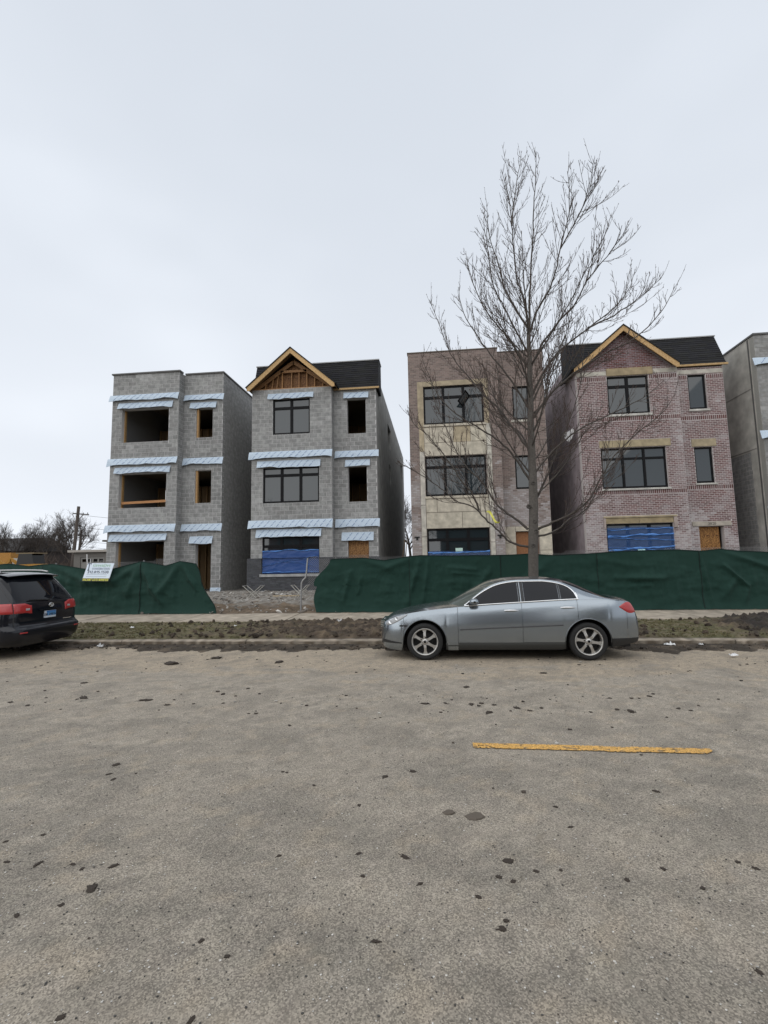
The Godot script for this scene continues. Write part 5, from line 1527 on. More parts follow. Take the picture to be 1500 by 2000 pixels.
		mb.grid(pts, 9, PackedColorArray(), gray(0.5))
		part(mb, "bumper_gap", M.black_trim, car)
		mb = MB.new()
		pts = PackedVector3Array()
		for r in 2:
			for c in 14:
				var x := lerpf(-1.03, -0.66, (c if side > 0 else 13 - c) / 13.0)
				pts.append(skin.call(x, 0.285 + r * 0.06 * (1.0 - c / 18.0), side, 0.003))
		mb.grid(pts, 14, PackedColorArray())
		part(mb, "bumper_slot", M.black_trim, car)
		# door mirror
		mb = MB.new()
		mb.lathe(Transform3D(Basis(Vector3(0.085, 0, 0), Vector3(0, 0, side * 0.1), Vector3(0, -side * 0.058, 0)), Vector3(0.66, 1.035, zc + side * 0.9)), PackedVector2Array([Vector2(0.5, -0.9), Vector2(0.9, -0.5), Vector2(1.0, 0.1), Vector2(0.85, 0.65), Vector2(0.45, 0.95), Vector2(0.0, 1.0)]), 20, Color.WHITE)
		var mir := part(mb, "door_mirror", M.silver_paint, car)
		mb = MB.new()
		mb.beam(Vector3(0.60, 0.975, zc + side * 0.80), Vector3(0.64, 1.0, zc + side * 0.88), 0.08, 0.03, gray(0.02))
		part(mb, "mirror_arm", M.black_trim, mir)
	# bonnet, boot lid and the ends: from shoulder to shoulder
	for q in [["bonnet", -1.075, 0.5], ["boot_lid", 2.7, 3.58]]:
		var mb := MB.new()
		var pts := PackedVector3Array()
		var n := 44
		for c in n + 1:
			var x: float = lerpf(q[1], q[2], float(c) / n)
			var w: float = cv(W, x) * 0.915
			for r in 17:
				var u := -1.0 + r / 8.0
				var k := absf(u)
				var y := lerpf(cv(YC, x), cv(YS, x), pow(k, 3.2))
				pts.append(Vector3(x, y, zc + u * w))
		mb.grid(pts, 17, PackedColorArray())
		part(mb, q[0], M.silver_paint, car)
	for q in [[-1.075, -1.0, "front_panel"], [3.58, 1.0, "rear_panel"]]:
		var mb := MB.new()
		var pts := PackedVector3Array()
		for r in 7:
			for c in 13:
				var u: float = (-1.0 + c / 6.0) * -q[1]
				var y := lerpf(cv(Y0, q[0]), lerpf(cv(YC, q[0]), cv(YS, q[0]), pow(absf(u), 3.2)), r / 6.0)
				pts.append(Vector3(q[0] + q[1] * 0.012 * (1.0 - u * u), y, zc + u * cv(W, q[0]) * shape.call(q[0], y)))
		mb.grid(pts, 13, PackedColorArray())
		part(mb, q[2], M.silver_paint, car)
	var gm := MB.new()
	for i in 4:
		gm.box(-1.085, -1.0 + i * 0.015, 0.545 + i * 0.032, 0.558 + i * 0.032, zc - 0.42, zc + 0.42)
	gm.box(-1.07, -1.03, 0.52, 0.66, zc - 0.012, zc + 0.012)
	part(gm, "grille", M.chrome, car)
	gm = MB.new()
	gm.box(-1.06, -1.02, 0.25, 0.42, zc - 0.45, zc + 0.45, gray(0.01))
	part(gm, "air_intake", M.black_trim, car)
	gm = MB.new()   # floor pan closes the body from below
	gm.box(-0.95, 3.45, 0.17, 0.24, zc - 0.44, zc + 0.44, gray(0.01)); gm.box(0.2, 2.18, 0.171, 0.24, zc - 0.79, zc + 0.79, gray(0.01))
	part(gm, "floor_pan", M.black_trim, car)
	# cabin: rails and centre line, front to back
	var rail := [[0.44, 0.93, 0.765], [0.63, 1.075, 0.715], [0.86, 1.235, 0.655], [1.10, 1.345, 0.605], [1.45, 1.398, 0.58], [1.9, 1.398, 0.575], [2.22, 1.352, 0.58], [2.44, 1.268, 0.605], [2.68, 1.16, 0.655], [2.95, 1.075, 0.71], [3.2, 1.03, 0.75]]
	var mid := [[0.18, 0.945], [0.42, 1.075], [0.7, 1.225], [1.0, 1.365], [1.4, 1.43], [1.9, 1.437], [2.25, 1.405], [2.5, 1.335], [2.78, 1.215], [3.02, 1.105], [3.22, 1.058]]
	var ncol := 50
	var R := func(s: float, k: int) -> float:
		var keys := []
		for i in rail.size(): keys.append([i * 1.0, rail[i][k]])
		return cv(keys, s)
	var Cn := func(s: float, k: int) -> float:
		var keys := []
		for i in mid.size(): keys.append([i * 1.0, mid[i][k]])
		return cv(keys, s)
	for q in [["windscreen", 0.0, 3.0, "windscreen_glass"], ["roof", 3.0, 6.3, "silver_paint"], ["rear_window", 6.3, 9.6, "car_glass"], ["rear_shelf", 9.6, 10.0, "silver_paint"]]:
		var mb := MB.new()
		var pts := PackedVector3Array()
		var n := 16
		for c in n + 1:
			var s: float = lerpf(q[1], q[2], float(c) / n)
			for r in 17:
				var u := -1.0 + r / 8.0
				var k := absf(u)
				pts.append(Vector3(lerpf(Cn.call(s, 0), R.call(s, 0), pow(k, 2.0)), lerpf(Cn.call(s, 1), R.call(s, 1), pow(k, 2.4)), zc + u * R.call(s, 2)))
		mb.grid(pts, 17, PackedColorArray())
		part(mb, q[0], M[q[3]], car)
	for side in near_far:
		var mb := MB.new()
		var pts := PackedVector3Array()
		for r in 6:
			for c in ncol + 1:
				var s := 10.0 * (c if side > 0 else ncol - c) / ncol
				var x: float = R.call(s, 0); var w := r / 5.0
				var yb := minf(cv(YS, x) + 0.002, R.call(s, 1))
				var hb: float = cv(W, x) * 0.915
				pts.append(Vector3(x, lerpf(yb, R.call(s, 1), w), zc + side * (lerpf(hb, R.call(s, 2), w) + 0.02 * sin(w * PI))))
		mb.grid(pts, ncol + 1, PackedColorArray())
		part(mb, "pillar_panel", M.silver_paint, car)
		# side windows
		var railx := func(x: float, k: int) -> float:
			var keys := []
			for e in rail: keys.append([e[0], e[k]])
			return cv(keys, x)
		var glass_at := func(x: float, y: float, off: float) -> Vector3:
			var yb: float = cv(YS, x); var ye: float = railx.call(x, 1)
			var w := clampf((y - yb) / maxf(ye - yb, 0.02), 0, 1)
			return Vector3(x, y, zc + side * (lerpf(cv(W, x) * 0.915, railx.call(x, 2), w) + 0.02 * sin(w * PI) + off))
		var TOPD := [[0.50, 0.955], [0.63, 1.05], [0.86, 1.20], [1.10, 1.305], [1.45, 1.36], [1.9, 1.36], [2.2, 1.312], [2.36, 1.245], [2.44, 1.16], [2.475, 1.055]]
		for q in [["front_side_window", 0.53, 1.455], ["rear_side_window", 1.56, 2.16], ["quarter_light", 2.195, 2.462]]:
			mb = MB.new()
			pts = PackedVector3Array()
			for r in 8:
				for c in 25:
					var x: float = lerpf(q[1], q[2], (c if side > 0 else 24 - c) / 24.0)
					var yb := cv(YS, x) + 0.018
					pts.append(glass_at.call(x, lerpf(yb, maxf(cv(TOPD, x), yb + 0.004), r / 7.0), 0.004))
			mb.grid(pts, 25, PackedColorArray())
			part(mb, q[0], M.car_glass, car)
		mb = MB.new()   # black pillar between the doors
		for q in [[1.46, 1.488], [1.502, 1.556], [2.165, 2.19]]:
			pts = PackedVector3Array()
			for r in 6:
				for c in 2:
					var x: float = q[c if side > 0 else 1 - c]
					var yb := cv(YS, x) + 0.018
					pts.append(glass_at.call(x, lerpf(yb, cv(TOPD, x), r / 5.0), 0.005))
			mb.grid(pts, 2, PackedColorArray(), Color.WHITE)
		part(mb, "door_pillar", M.black_trim, car)
		mb = MB.new()   # bright trim round the side windows
		var path := []; var rad := []
		for i in 61:
			var x := lerpf(0.49, 2.475, i / 60.0)
			path.append(glass_at.call(x, cv(TOPD, x) + 0.008, 0.006)); rad.append(0.013)
		mb.tube(path, rad, 6)
		path = []
		for i in 61:
			var x := lerpf(0.49, 2.485, i / 60.0)
			path.append(glass_at.call(x, cv(YS, x) + 0.012, 0.006))
		mb.tube(path, rad, 6)
		mb.tube([glass_at.call(2.47, cv(YS, 2.47) + 0.012, 0.006), glass_at.call(2.478, 1.11, 0.006), glass_at.call(2.46, 1.16, 0.006)], [0.013, 0.013, 0.013], 6)
		part(mb, "window_trim", M.chrome, car)

func van() -> void:
	var zc := -9.63
	var v := thing("dark_minivan", Vector3(-10.6, 0, zc), "very dark blue people carrier with red tail lamps parked by the kerb", "van")
	var XR := [[0.24, -8.25], [0.32, -8.17], [0.45, -8.13], [0.56, -8.135], [0.60, -8.19], [0.66, -8.235], [0.9, -8.24], [1.05, -8.26], [1.1, -8.28], [1.3, -8.42], [1.55, -8.62], [1.60, -8.66], [1.66, -8.8], [1.69, -9.1]]
	var XF := [[0.24, -13.0], [0.3, -13.2], [0.6, -13.22], [0.8, -13.1], [0.9, -12.9], [1.0, -12.4], [1.06, -12.05], [1.3, -11.5], [1.55, -11.0], [1.66, -10.7], [1.69, -10.4]]
	var HW := [[0.24, 0.86], [0.32, 0.935], [0.5, 0.955], [0.75, 0.96], [0.95, 0.945], [1.08, 0.915], [1.3, 0.84], [1.55, 0.745], [1.62, 0.70], [1.66, 0.62], [1.69, 0.4]]
	# round the outline from the middle of the rear along one side to the middle of the front; p in metres
	var at := func(p: float, y: float, side: float, off: float) -> Vector3:
		var hw: float = cv(HW, y) + off; var xr: float = cv(XR, y) + off; var xf: float = cv(XF, y) - off
		var r := minf(0.30, hw * 0.6)
		var bow := 0.07   # the rear is bowed in plan
		var a := hw - r
		if p <= a:
			return Vector3(xr - bow * pow(p / hw, 2.0), y, zc + side * p)
		p -= a
		if p <= r * PI / 2:
			var w := p / r
			var b := bow * pow(a / hw, 2.0)
			return Vector3(xr - b - r + r * cos(w), y, zc + side * (a + r * sin(w)))
		p -= r * PI / 2
		var x0 := xr - bow * pow(a / hw, 2.0) - r
		var len := maxf(x0 - xf - 0.4, 0.3)
		if p <= len:
			return Vector3(x0 - p, y, zc + side * hw)
		p = minf(p - len, hw)
		var w2 := p / hw * PI / 2
		return Vector3(x0 - len - 0.4 * sin(w2), y, zc + side * hw * cos(w2))
	var ys := [0.24, 0.27, 0.32, 0.39, 0.46, 0.52, 0.56, 0.58, 0.60, 0.63, 0.66, 0.72, 0.8, 0.88, 0.95, 1.0, 1.05, 1.08, 1.12, 1.2, 1.3, 1.4, 1.5, 1.55, 1.58, 1.61, 1.64, 1.66, 1.68, 1.69]
	var ps := []
	var total := func(y: float) -> float:
		var hw: float = cv(HW, y); var r := minf(0.30, hw * 0.6)
		return (hw - r) + r * PI / 2 + maxf(cv(XR, y) - 0.07 * pow((hw - r) / hw, 2.0) - r - cv(XF, y) - 0.4, 0.3) + hw
	var np := 130
	for side in [1.0, -1.0]:
		for q in [["tailgate", 0.0, 0.80, 0.61, 1.6], ["body_side", 0.0, 9.0, 0.0, 9.0]]:
			if q[0] == "tailgate" and side < 0: continue
			var mb := MB.new()
			var pts := []
			for y in ys:
				var row := []
				var t: float = total.call(y)
				for i in np + 1:
					var u := float(i) / np
					# dense at the rear
					row.append(at.call(t * pow(u, 1.6), y, side, 0.0))
				pts.append(row)
			if q[0] == "tailgate": continue
			for j in ys.size() - 1:
				for i in np:
					var a: Vector3 = pts[j][i]; var b: Vector3 = pts[j][i + 1]; var c: Vector3 = pts[j + 1][i + 1]; var d: Vector3 = pts[j + 1][i]
					var m := (a + c) / 2
					if absf(m.z - zc) > 0.85 and (Vector2(m.x + 9.3, m.y - 0.34).length() < 0.38 or Vector2(m.x + 12.33, m.y - 0.34).length() < 0.38): continue
					pass
			var flat := PackedVector3Array()
			for j in ys.size():
				for i in np + 1:
					flat.append(pts[j][np - i] if side > 0 else pts[j][i])
			mb.grid(flat, np + 1, PackedColorArray())
			# open the wheel arches: drop the triangles that lie in them
			var keep := PackedInt32Array()
			for k in range(0, mb.ix.size(), 3):
				var m: Vector3 = (mb.v[mb.ix[k]] + mb.v[mb.ix[k + 1]] + mb.v[mb.ix[k + 2]]) / 3.0
				if absf(m.z - zc) > 0.8 and (Vector2(m.x + 9.3, m.y - 0.34).length() < 0.4 or Vector2(m.x + 12.33, m.y - 0.34).length() < 0.4): continue
				keep.append(mb.ix[k]); keep.append(mb.ix[k + 1]); keep.append(mb.ix[k + 2])
			mb.ix = keep
			part(mb, "body_side", M.dark_paint, v)
	var patch := func(called: String, m: Material, pa: float, pb: float, ya: Callable, yb: Callable, side: float, off: float, col := Color.WHITE, parent: Node3D = v) -> MeshInstance3D:
		var mb := MB.new()
		var pts := PackedVector3Array()
		for r in 9:
			for c in 25:
				var p := lerpf(pa, pb, (24 - c if side > 0 else c) / 24.0)
				var e := off if r > 0 and r < 8 and c > 0 and c < 24 else off * 0.2
				var sd := side
				var pp := p
				if p < 0.0:
					sd = -side; pp = -p
				pts.append(at.call(pp, lerpf(ya.call(p), yb.call(p), r / 8.0), sd, e))
		mb.grid(pts, 25, PackedColorArray(), col)
		return part(mb, called, m, parent)
	var k := func(y: float) -> Callable: return func(_p: float) -> float: return y
	# rear window spans both halves; pillars, lamps, seams
	patch.call("rear_window", M.car_glass, -0.74, 0.74, k.call(1.10), func(p: float) -> float: return 1.56 - 0.02 * p * p, 1.0, 0.006)
	for side in [1.0, -1.0]:
		patch.call("rear_quarter_window", M.car_glass, 1.0, 2.0, k.call(1.12), k.call(1.53), side, 0.006)
		patch.call("sliding_door_window", M.car_glass, 2.06, 3.1, k.call(1.11), k.call(1.54), side, 0.006)
		patch.call("front_door_window", M.car_glass, 3.18, 3.9, k.call(1.1), k.call(1.52), side, 0.006)
		var tl: MeshInstance3D = patch.call("tail_lamp", M.red_lens, 0.44, 0.815, func(p: float) -> float: return 0.885 - 0.02 * sm(0.6, 0.45, p), func(p: float) -> float: return 1.075 - 0.05 * sm(0.6, 0.44, p), side, 0.014)
		patch.call("reversing_lens", M.lamp_glass, 0.50, 0.59, k.call(0.925), k.call(0.975), side, 0.02, Color.WHITE, tl)
		patch.call("tail_lamp", M.red_lens, 0.83, 1.32, func(p: float) -> float: return 0.885 + 0.06 * sm(1.0, 1.32, p), func(p: float) -> float: return 1.085, side, 0.014)
		patch.call("tailgate_seam", M.black_trim, 0.816, 0.829, k.call(0.62), k.call(1.6), side, 0.003)
		patch.call("rear_reflector", M.red_lens, 0.62, 0.78, k.call(0.49), k.call(0.515), side, 0.008)
		patch.call("bumper_crease", M.chrome, 0.0, 0.74, func(p: float) -> float: return 0.60 + 0.012 * p, func(p: float) -> float: return 0.607 + 0.012 * p, side, 0.006, Color(0.06, 0.06, 0.07))
		for x in [-9.3, -12.33]:
			wheel(v, Vector3(x, 0.335, zc + side * 0.83), 0.335, side, 7, 0.2)
			var mb := MB.new()
			var path := []; var rad := []
			for i in 25:
				var w := lerpf(-0.1, PI + 0.1, i / 24.0)
				path.append(Vector3(x + cos(w) * 0.41, 0.34 + sin(w) * 0.41, zc + side * (cv(HW, 0.34 + sin(w) * 0.41) - 0.0))); rad.append(0.024)
			mb.tube(path, rad, 6, gray(1.0))
			part(mb, "arch_lip", M.black_trim, v)
			mb = MB.new()
			var fan := PackedVector2Array()
			for i in 24: fan.append(Vector2(x + cos(TAU * i / 24) * 0.43, maxf(0.34 + sin(TAU * i / 24) * 0.43, 0.2)))
			mb.prism(Transform3D(), fan, zc + side * 0.55, zc + side * 0.56, gray(0.008))
			var pts := PackedVector3Array()
			for r in 2:
				for i in 25:
					var w := lerpf(-0.2, PI + 0.2, i / 24.0)
					pts.append(Vector3(x + cos(w) * 0.42, 0.34 + sin(w) * 0.42, zc + side * (0.93 - 0.37 * r)))
			mb.grid(pts, 25, PackedColorArray(), gray(0.008))
			part(mb, "wheel_well", M.dull, v)
		# roof rail
		var mb := MB.new()
		var path := []; var rad := []
		for i in 15:
			var u := i / 14.0
			path.append(Vector3(-8.85 - 2.1 * u, 1.70 + 0.045 * pow(sin(u * PI), 0.35), zc + side * 0.60)); rad.append(0.02)
		mb.tube(path, rad, 7, Color(0.5, 0.5, 0.5))
		part(mb, "roof_rail", M.metal, v)
		mb = MB.new()
		mb.lathe(Transform3D(Basis(Vector3(0.08, 0, 0), Vector3(0, 0, side * 0.12), Vector3(0, -side * 0.08, 0)), Vector3(-11.7, 1.12, zc + side * 1.02)), PackedVector2Array([Vector2(0.6, -0.9), Vector2(1.0, -0.3), Vector2(0.9, 0.5), Vector2(0.4, 0.95), Vector2(0.0, 1.0)]), 14)
		part(mb, "door_mirror", M.dark_paint, v)
		mb = MB.new()
		var xh := -13.0
		mb.lathe(Transform3D(Basis(Vector3(0, 0.1, 0), Vector3(-0.14, 0, 0), Vector3(0, 0, 0.16)), Vector3(xh, 0.74, zc + side * 0.66)), PackedVector2Array([Vector2(1.0, -0.6), Vector2(0.95, 0.4), Vector2(0.6, 0.85), Vector2(0.0, 1.0)]), 14)
		part(mb, "headlamp", M.lamp_glass, v)
	# roof, spoiler, floor
	var mb := MB.new()
	var pts := PackedVector3Array()
	for i in 13:
		for j in 9:
			var u := i / 12.0; var w := -1.0 + j / 4.0
			pts.append(Vector3(lerpf(-11.1, -8.95, u), 1.695 + 0.025 * (1.0 - w * w) * sin(u * PI), zc + w * 0.5))
	mb.grid(pts, 9, PackedColorArray())
	part(mb, "roof", M.dark_paint, v)
	mb = MB.new()
	pts = PackedVector3Array()
	for r in [[-8.98, 1.70], [-8.7, 1.685], [-8.56, 1.655], [-8.54, 1.64], [-8.58, 1.625], [-8.75, 1.61]]:
		for j in 17:
			var w := -1.0 + j / 8.0
			pts.append(Vector3(r[0] - 0.09 * w * w, r[1] - 0.035 * w * w, zc - w * 0.66))
	mb.grid(pts, 17, PackedColorArray())
	part(mb, "spoiler", M.dark_paint, v)
	mb = MB.new()
	mb.box(-12.9, -8.4, 0.2, 0.26, zc - 0.5, zc + 0.5, gray(0.01)); mb.box(-11.85, -9.8, 0.2, 0.26, zc - 0.84, zc + 0.84, gray(0.01))
	part(mb, "floor_pan", M.black_trim, v)
	mb = MB.new()
	pts = PackedVector3Array()
	for i in 7:
		for j in 9:
			var u := i / 6.0; var w := 1.0 - j / 4.0
			pts.append(Vector3(lerpf(-12.15, -11.0, u) + 0.12 * w * w, lerpf(1.06, 1.6, u), zc + w * lerpf(0.78, 0.62, u)) + Vector3(-0.03, 0.02, 0))
	mb.grid(pts, 9, PackedColorArray())
	part(mb, "windscreen", M.car_glass, v)
	# number plate with its characters, emblem, badge, wiper
	mb = MB.new()
	mb.box(-8.236, -8.222, 0.74, 0.885, zc - 0.155, zc + 0.155, Color(0.5, 0.56, 0.62))
	var plate := part(mb, "number_plate", M.plastic, v)
	mb = MB.new()
	mb.box(-8.2215, -8.2195, 0.845, 0.88, zc - 0.148, zc + 0.1, Color(0.05, 0.17, 0.42)); mb.box(-8.2215, -8.2195, 0.78, 0.845, zc - 0.148, zc + 0.09, Color(0.09, 0.26, 0.5))
	part(mb, "blue_print", M.plastic, plate)
	var tm := TextMesh.new()
	var sf := SystemFont.new(); sf.font_names = PackedStringArray(["Droid Sans"]); sf.font_weight = 700
	tm.font = sf; tm.text = "DK 29814"; tm.font_size = 32; tm.pixel_size = 0.0024; tm.depth = 0.002
	var tx := MeshInstance3D.new()
	tx.name = "plate_characters"; tx.mesh = tm; tx.material_override = M.plate_ink
	tx.transform = Transform3D(Basis(Vector3(0, 0, -1), Vector3.UP, Vector3(1, 0, 0)), Vector3(-8.2175, 0.805, zc) - Vector3(v.get_meta("base")))
	plate.add_child(tx)
	mb = MB.new()   # oval emblem of three rings
	for e in [[0.062, 0.042, 0.0], [0.05, 0.016, 0.014], [0.02, 0.038, 0.0]]:
		var path := []; var rad := []
		for i in 21:
			path.append(Vector3(-8.225, 1.0 + e[2] + sin(TAU * i / 20) * e[1], zc - 0.02 + cos(TAU * i / 20) * e[0])); rad.append(0.006)
		mb.tube(path, rad, 6, Color.WHITE, false)
	part(mb, "emblem", M.chrome, v)
	mb = MB.new()
	mb.box(-8.26, -8.234, 0.672, 0.684, zc - 0.62, zc - 0.38)
	part(mb, "model_badge", M.chrome, v)
	mb = MB.new()
	mb.beam(Vector3(-8.262, 1.11, zc), Vector3(-8.29, 1.135, zc + 0.5), 0.02, 0.02)
	part(mb, "rear_wiper", M.black_trim, v)
	mb = MB.new()
	mb.box(-8.24, -8.205, 0.90, 0.925, zc - 0.3, zc + 0.3)
	part(mb, "tailgate_grip", M.dark_paint, v)

func vec(a: Array) -> Vector3:
	return Vector3(a[0], a[1], a[2])

# smooth path through points, with a little wander
func smooth_path(p: Array, per: int, wander: float) -> Array:
	var out := []
	for i in p.size() - 1:
		var a: Vector3 = p[maxi(i - 1, 0)]; var b: Vector3 = p[i]; var c: Vector3 = p[i + 1]; var d: Vector3 = p[mini(i + 2, p.size() - 1)]
		for k in per:
			var t := float(k) / per
			var q := 0.5 * ((2.0 * b) + (c - a) * t + (2.0 * a - 5.0 * b + 4.0 * c - d) * t * t + (3.0 * b - a - 3.0 * c + d) * t * t * t)
			if i + k > 0:
				q += Vector3(rng.randf_range(-1, 1), rng.randf_range(-1, 1), rng.randf_range(-1, 1)) * wander
			out.append(q)
	out.append(p[-1])
	return out

func shoot(from: Vector3, dir: Vector3, len: float, up: float, n: int, wob: float) -> Array:
	var p := [from]
	var d := dir.normalized()
	for i in n:
		d = (d + Vector3.UP * up / n + Vector3(rng.randf_range(-1, 1), rng.randf_range(-1, 1), rng.randf_range(-1, 1)) * wob).normalized()
		p.append(p[-1] + d * len / n)
	return p

func radii(n: int, a: float, b: float) -> Array:
	var r := []
	for i in n: r.append(lerpf(a, b, pow(float(i) / maxi(n - 1, 1), 0.8)))
	return r

func aside(d: Vector3, ang: float) -> Vector3:
	var n := d.cross(Vector3(rng.randf_range(-1, 1), rng.randf_range(-1, 1), rng.randf_range(-1, 1))).normalized()
	return (d * cos(ang) + n * sin(ang)).normalized()

func bud(mb: MB, p: Vector3, r: float, col: Color) -> void:
	var a := p + Vector3(0, r, 0); var b := p - Vector3(0, r, 0)
	var q := [p + Vector3(r, 0, 0), p + Vector3(0, 0, -r), p - Vector3(r, 0, 0), p + Vector3(0, 0, r)]
	for i in 4:
		mb.tri(q[i], q[(i + 1) % 4], a, col); mb.tri(q[(i + 1) % 4], q[i], b, col)

const TW := [[0.25, 0.22, 0.18, 0.0036, 0.0028], [0.12, 0.19, 0.55, 0.005, 0.0032], [0.10, 0.20, 1.65, 0.0085, 0.0038]]
func twiggy(mb: MB, path: Array, col: Color, level: int) -> void:
	var from: float = TW[level][0]; var gap: float = TW[level][1]; var len: float = TW[level][2]
	var total := 0.0
	for i in path.size() - 1: total += path[i].distance_to(path[i + 1])
	var s := from * total
	var run := 0.0
	for i in path.size() - 1:
		var seg: float = path[i].distance_to(path[i + 1])
		while s < run + seg:
			var p: Vector3 = path[i].lerp(path[i + 1], (s - run) / seg)
			var d: Vector3 = (path[i + 1] - path[i]).normalized()
			var f := 1.0 - s / total
			var l := len * (0.09 + 0.92 * f) * rng.randf_range(0.6, 1.25)
			var n := 2 + level * 2
			var tw := shoot(p, aside(d, rng.randf_range(0.45, 0.9) if level == 2 else rng.randf_range(0.35, 0.7)), l, 0.85 if level else 0.5, n, 0.045)
			mb.tube(tw, radii(n + 1, TW[level][3], TW[level][4]), 3, vary(col, 0.15), false)
			for k in range(1, tw.size()):
				for m in (2 if level < 2 else 1):
					bud(mb, tw[k].lerp(tw[k - 1], rng.randf()), rng.randf_range(0.005, 0.009), Color(0.085, 0.045, 0.035))
			if level > 0:
				twiggy(mb, tw, col, level - 1)
			s += gap * rng.randf_range(0.6, 1.4)
		run += seg

func street_tree() -> void:
	rng.seed = 77
	var t := thing("bare_street_tree", Vector3(2.3, 0.18, -12), "tall leafless young tree with grey trunk on the verge behind the silver car", "tree")
	var bark := Color(0.145, 0.128, 0.11)
	var p := TRUNK.map(vec)
	p[0].y = 0.1
	var path := smooth_path(p, 5, 0.006)
	var r := []
	for q in path: r.append(cv([[0.1, 0.165], [0.5, 0.128], [1.9, 0.116], [3.0, 0.108], [3.8, 0.098], [4.7, 0.082], [5.8, 0.066], [6.8, 0.056], [7.5, 0.048]], q.y) * (1.0 + 0.06 * n2(q.y * 9.0, 3.0, 6.0)))
	var mb := MB.new()
	mb.tube(path, r, 14, bark)
	# knots and branch collars
	for q in [[3.05, -0.09], [2.68, 0.03], [2.45, 0.05], [3.62, 0.04], [2.1, -0.03]]:
		mb.lathe(Transform3D(Basis(Vector3(0.05, 0, 0), Vector3(0, 0, 0.03), Vector3(0, -0.05, 0)), Vector3(2.37 + q[1], q[0], -11.9)), PackedVector2Array([Vector2(1.2, -0.6), Vector2(1.0, 0.5), Vector2(0.7, 0.8), Vector2(0.45, 0.4), Vector2(0.0, 0.3)]), 10, bark * 0.75)
	part(mb, "trunk", M.bark, t)
	var limbs := []
	for l in LIMBS: limbs.append(smooth_path(l.map(vec), 4, 0.012))
	for i in 12:
		var k := int(lerpf(12, path.size() - 2, pow(i / 11.0, 0.8)))
		var w := i * 2.4 + rng.randf()
		var q: Vector3 = path[k]
		limbs.append(shoot(q, Vector3(cos(w), rng.randf_range(0.55, 1.1), sin(w)), cv([[3.0, 2.9], [5.0, 2.7], [7.5, 2.6]], q.y) * rng.randf_range(0.75, 1.1), 0.75, 12, 0.05))
	for lp in limbs:
		var len := 0.0
		for i in lp.size() - 1: len += lp[i].distance_to(lp[i + 1])
		mb = MB.new()
		var r0 := clampf(0.006 + 0.0062 * len, 0.011, 0.034)
		mb.tube(lp, radii(lp.size(), r0, 0.0055), 8, vary(Color(0.105, 0.09, 0.078), 0.1))
		var limb := part(mb, "limb", M.bark, t)
		mb = MB.new()
		twiggy(mb, lp, Color(0.085, 0.07, 0.06), 2)
		part(mb, "twigs", M.twig, limb, true)
	# a yellow ribbon caught on the lowest limb
	mb = MB.new()
	var pts := PackedVector3Array()
	for i in 12:
		var u := i / 11.0
		var c := Vector3(1.23, 2.92, -11.55).lerp(Vector3(1.52, 2.62, -11.5), u) + Vector3(0, 0.05 * sin(u * 7.0), 0.03 * sin(u * 5.0))
		var w := Vector3(0.02, 0.016, 0.02 * sin(u * 9.0))
		pts.append(c - w); pts.append(c + w)
	mb.grid(pts, 2, PackedColorArray(), Color(0.72, 0.68, 0.12))
	single(mb, "yellow_ribbon", M.plastic, Vector3(1.23, 2.92, -11.55), "frayed yellow ribbon caught on the lowest limb of the bare tree", "ribbon")

# a whole leafless tree for the distance, built at the origin
func far_tree(called: String, sd: int, height: float, spread: float, thick: float, label: String, group: String) -> Node3D:
	rng.seed = sd
	var t := thing(called, Vector3.ZERO, label, "tree", group)
	var col := Color(0.075, 0.062, 0.054)
	var mb := MB.new()
	var tp := shoot(Vector3(0, -0.1, 0), Vector3(0.05, 1, 0), height * 0.36, 0.4, 6, 0.07)
	mb.tube(tp, radii(7, thick, thick * 0.7), 8, col)
	part(mb, "trunk", M.bark, t)
	mb = MB.new()
	var grow := func(self_: Callable, from: Vector3, dir: Vector3, len: float, r: float, lv: int) -> void:
		var n := 5
		var p := shoot(from, dir, len, 0.35, n, 0.16)
		mb.tube(p, radii(n + 1, r, r * 0.5), 5 if lv > 2 else 3, vary(col, 0.15), false)
		if lv == 0: return
		var kids := 5 if lv > 1 else 6
		for i in kids:
			var f := lerpf(0.3, 1.0, float(i) / (kids - 1))
			var k := mini(int(f * n), n - 1)
			var q: Vector3 = p[k].lerp(p[k + 1], f * n - k)
			self_.call(self_, q, aside((p[k + 1] - p[k]).normalized(), rng.randf_range(0.35, 0.85)), len * rng.randf_range(0.5, 0.72), maxf(r * 0.5, 0.012), lv - 1)
	for i in 5:
		var a := TAU * i / 5 + rng.randf() * 0.8
		grow.call(grow, tp[6 - (i % 3)], Vector3(cos(a) * spread, 0.9, sin(a) * spread), height * 0.34, thick * 0.45, 4 if thick > 0.1 else 3)
	part(mb, "crown", M.twig, t, true)
	return t

func place_copy(o: Node3D, at: Vector3, turn: float, s: float, label := "", group := "", called := "") -> Node3D:
	var c: Node3D = o.duplicate()
	var nm := called if called else String(o.name)
	c.name = numbered(nm)
	add_child(c)
	c.position = at; c.rotation.y = turn; c.scale = Vector3.ONE * s
	if label: c.set_meta("label", label)
	if group: c.set_meta("group", group)
	return c

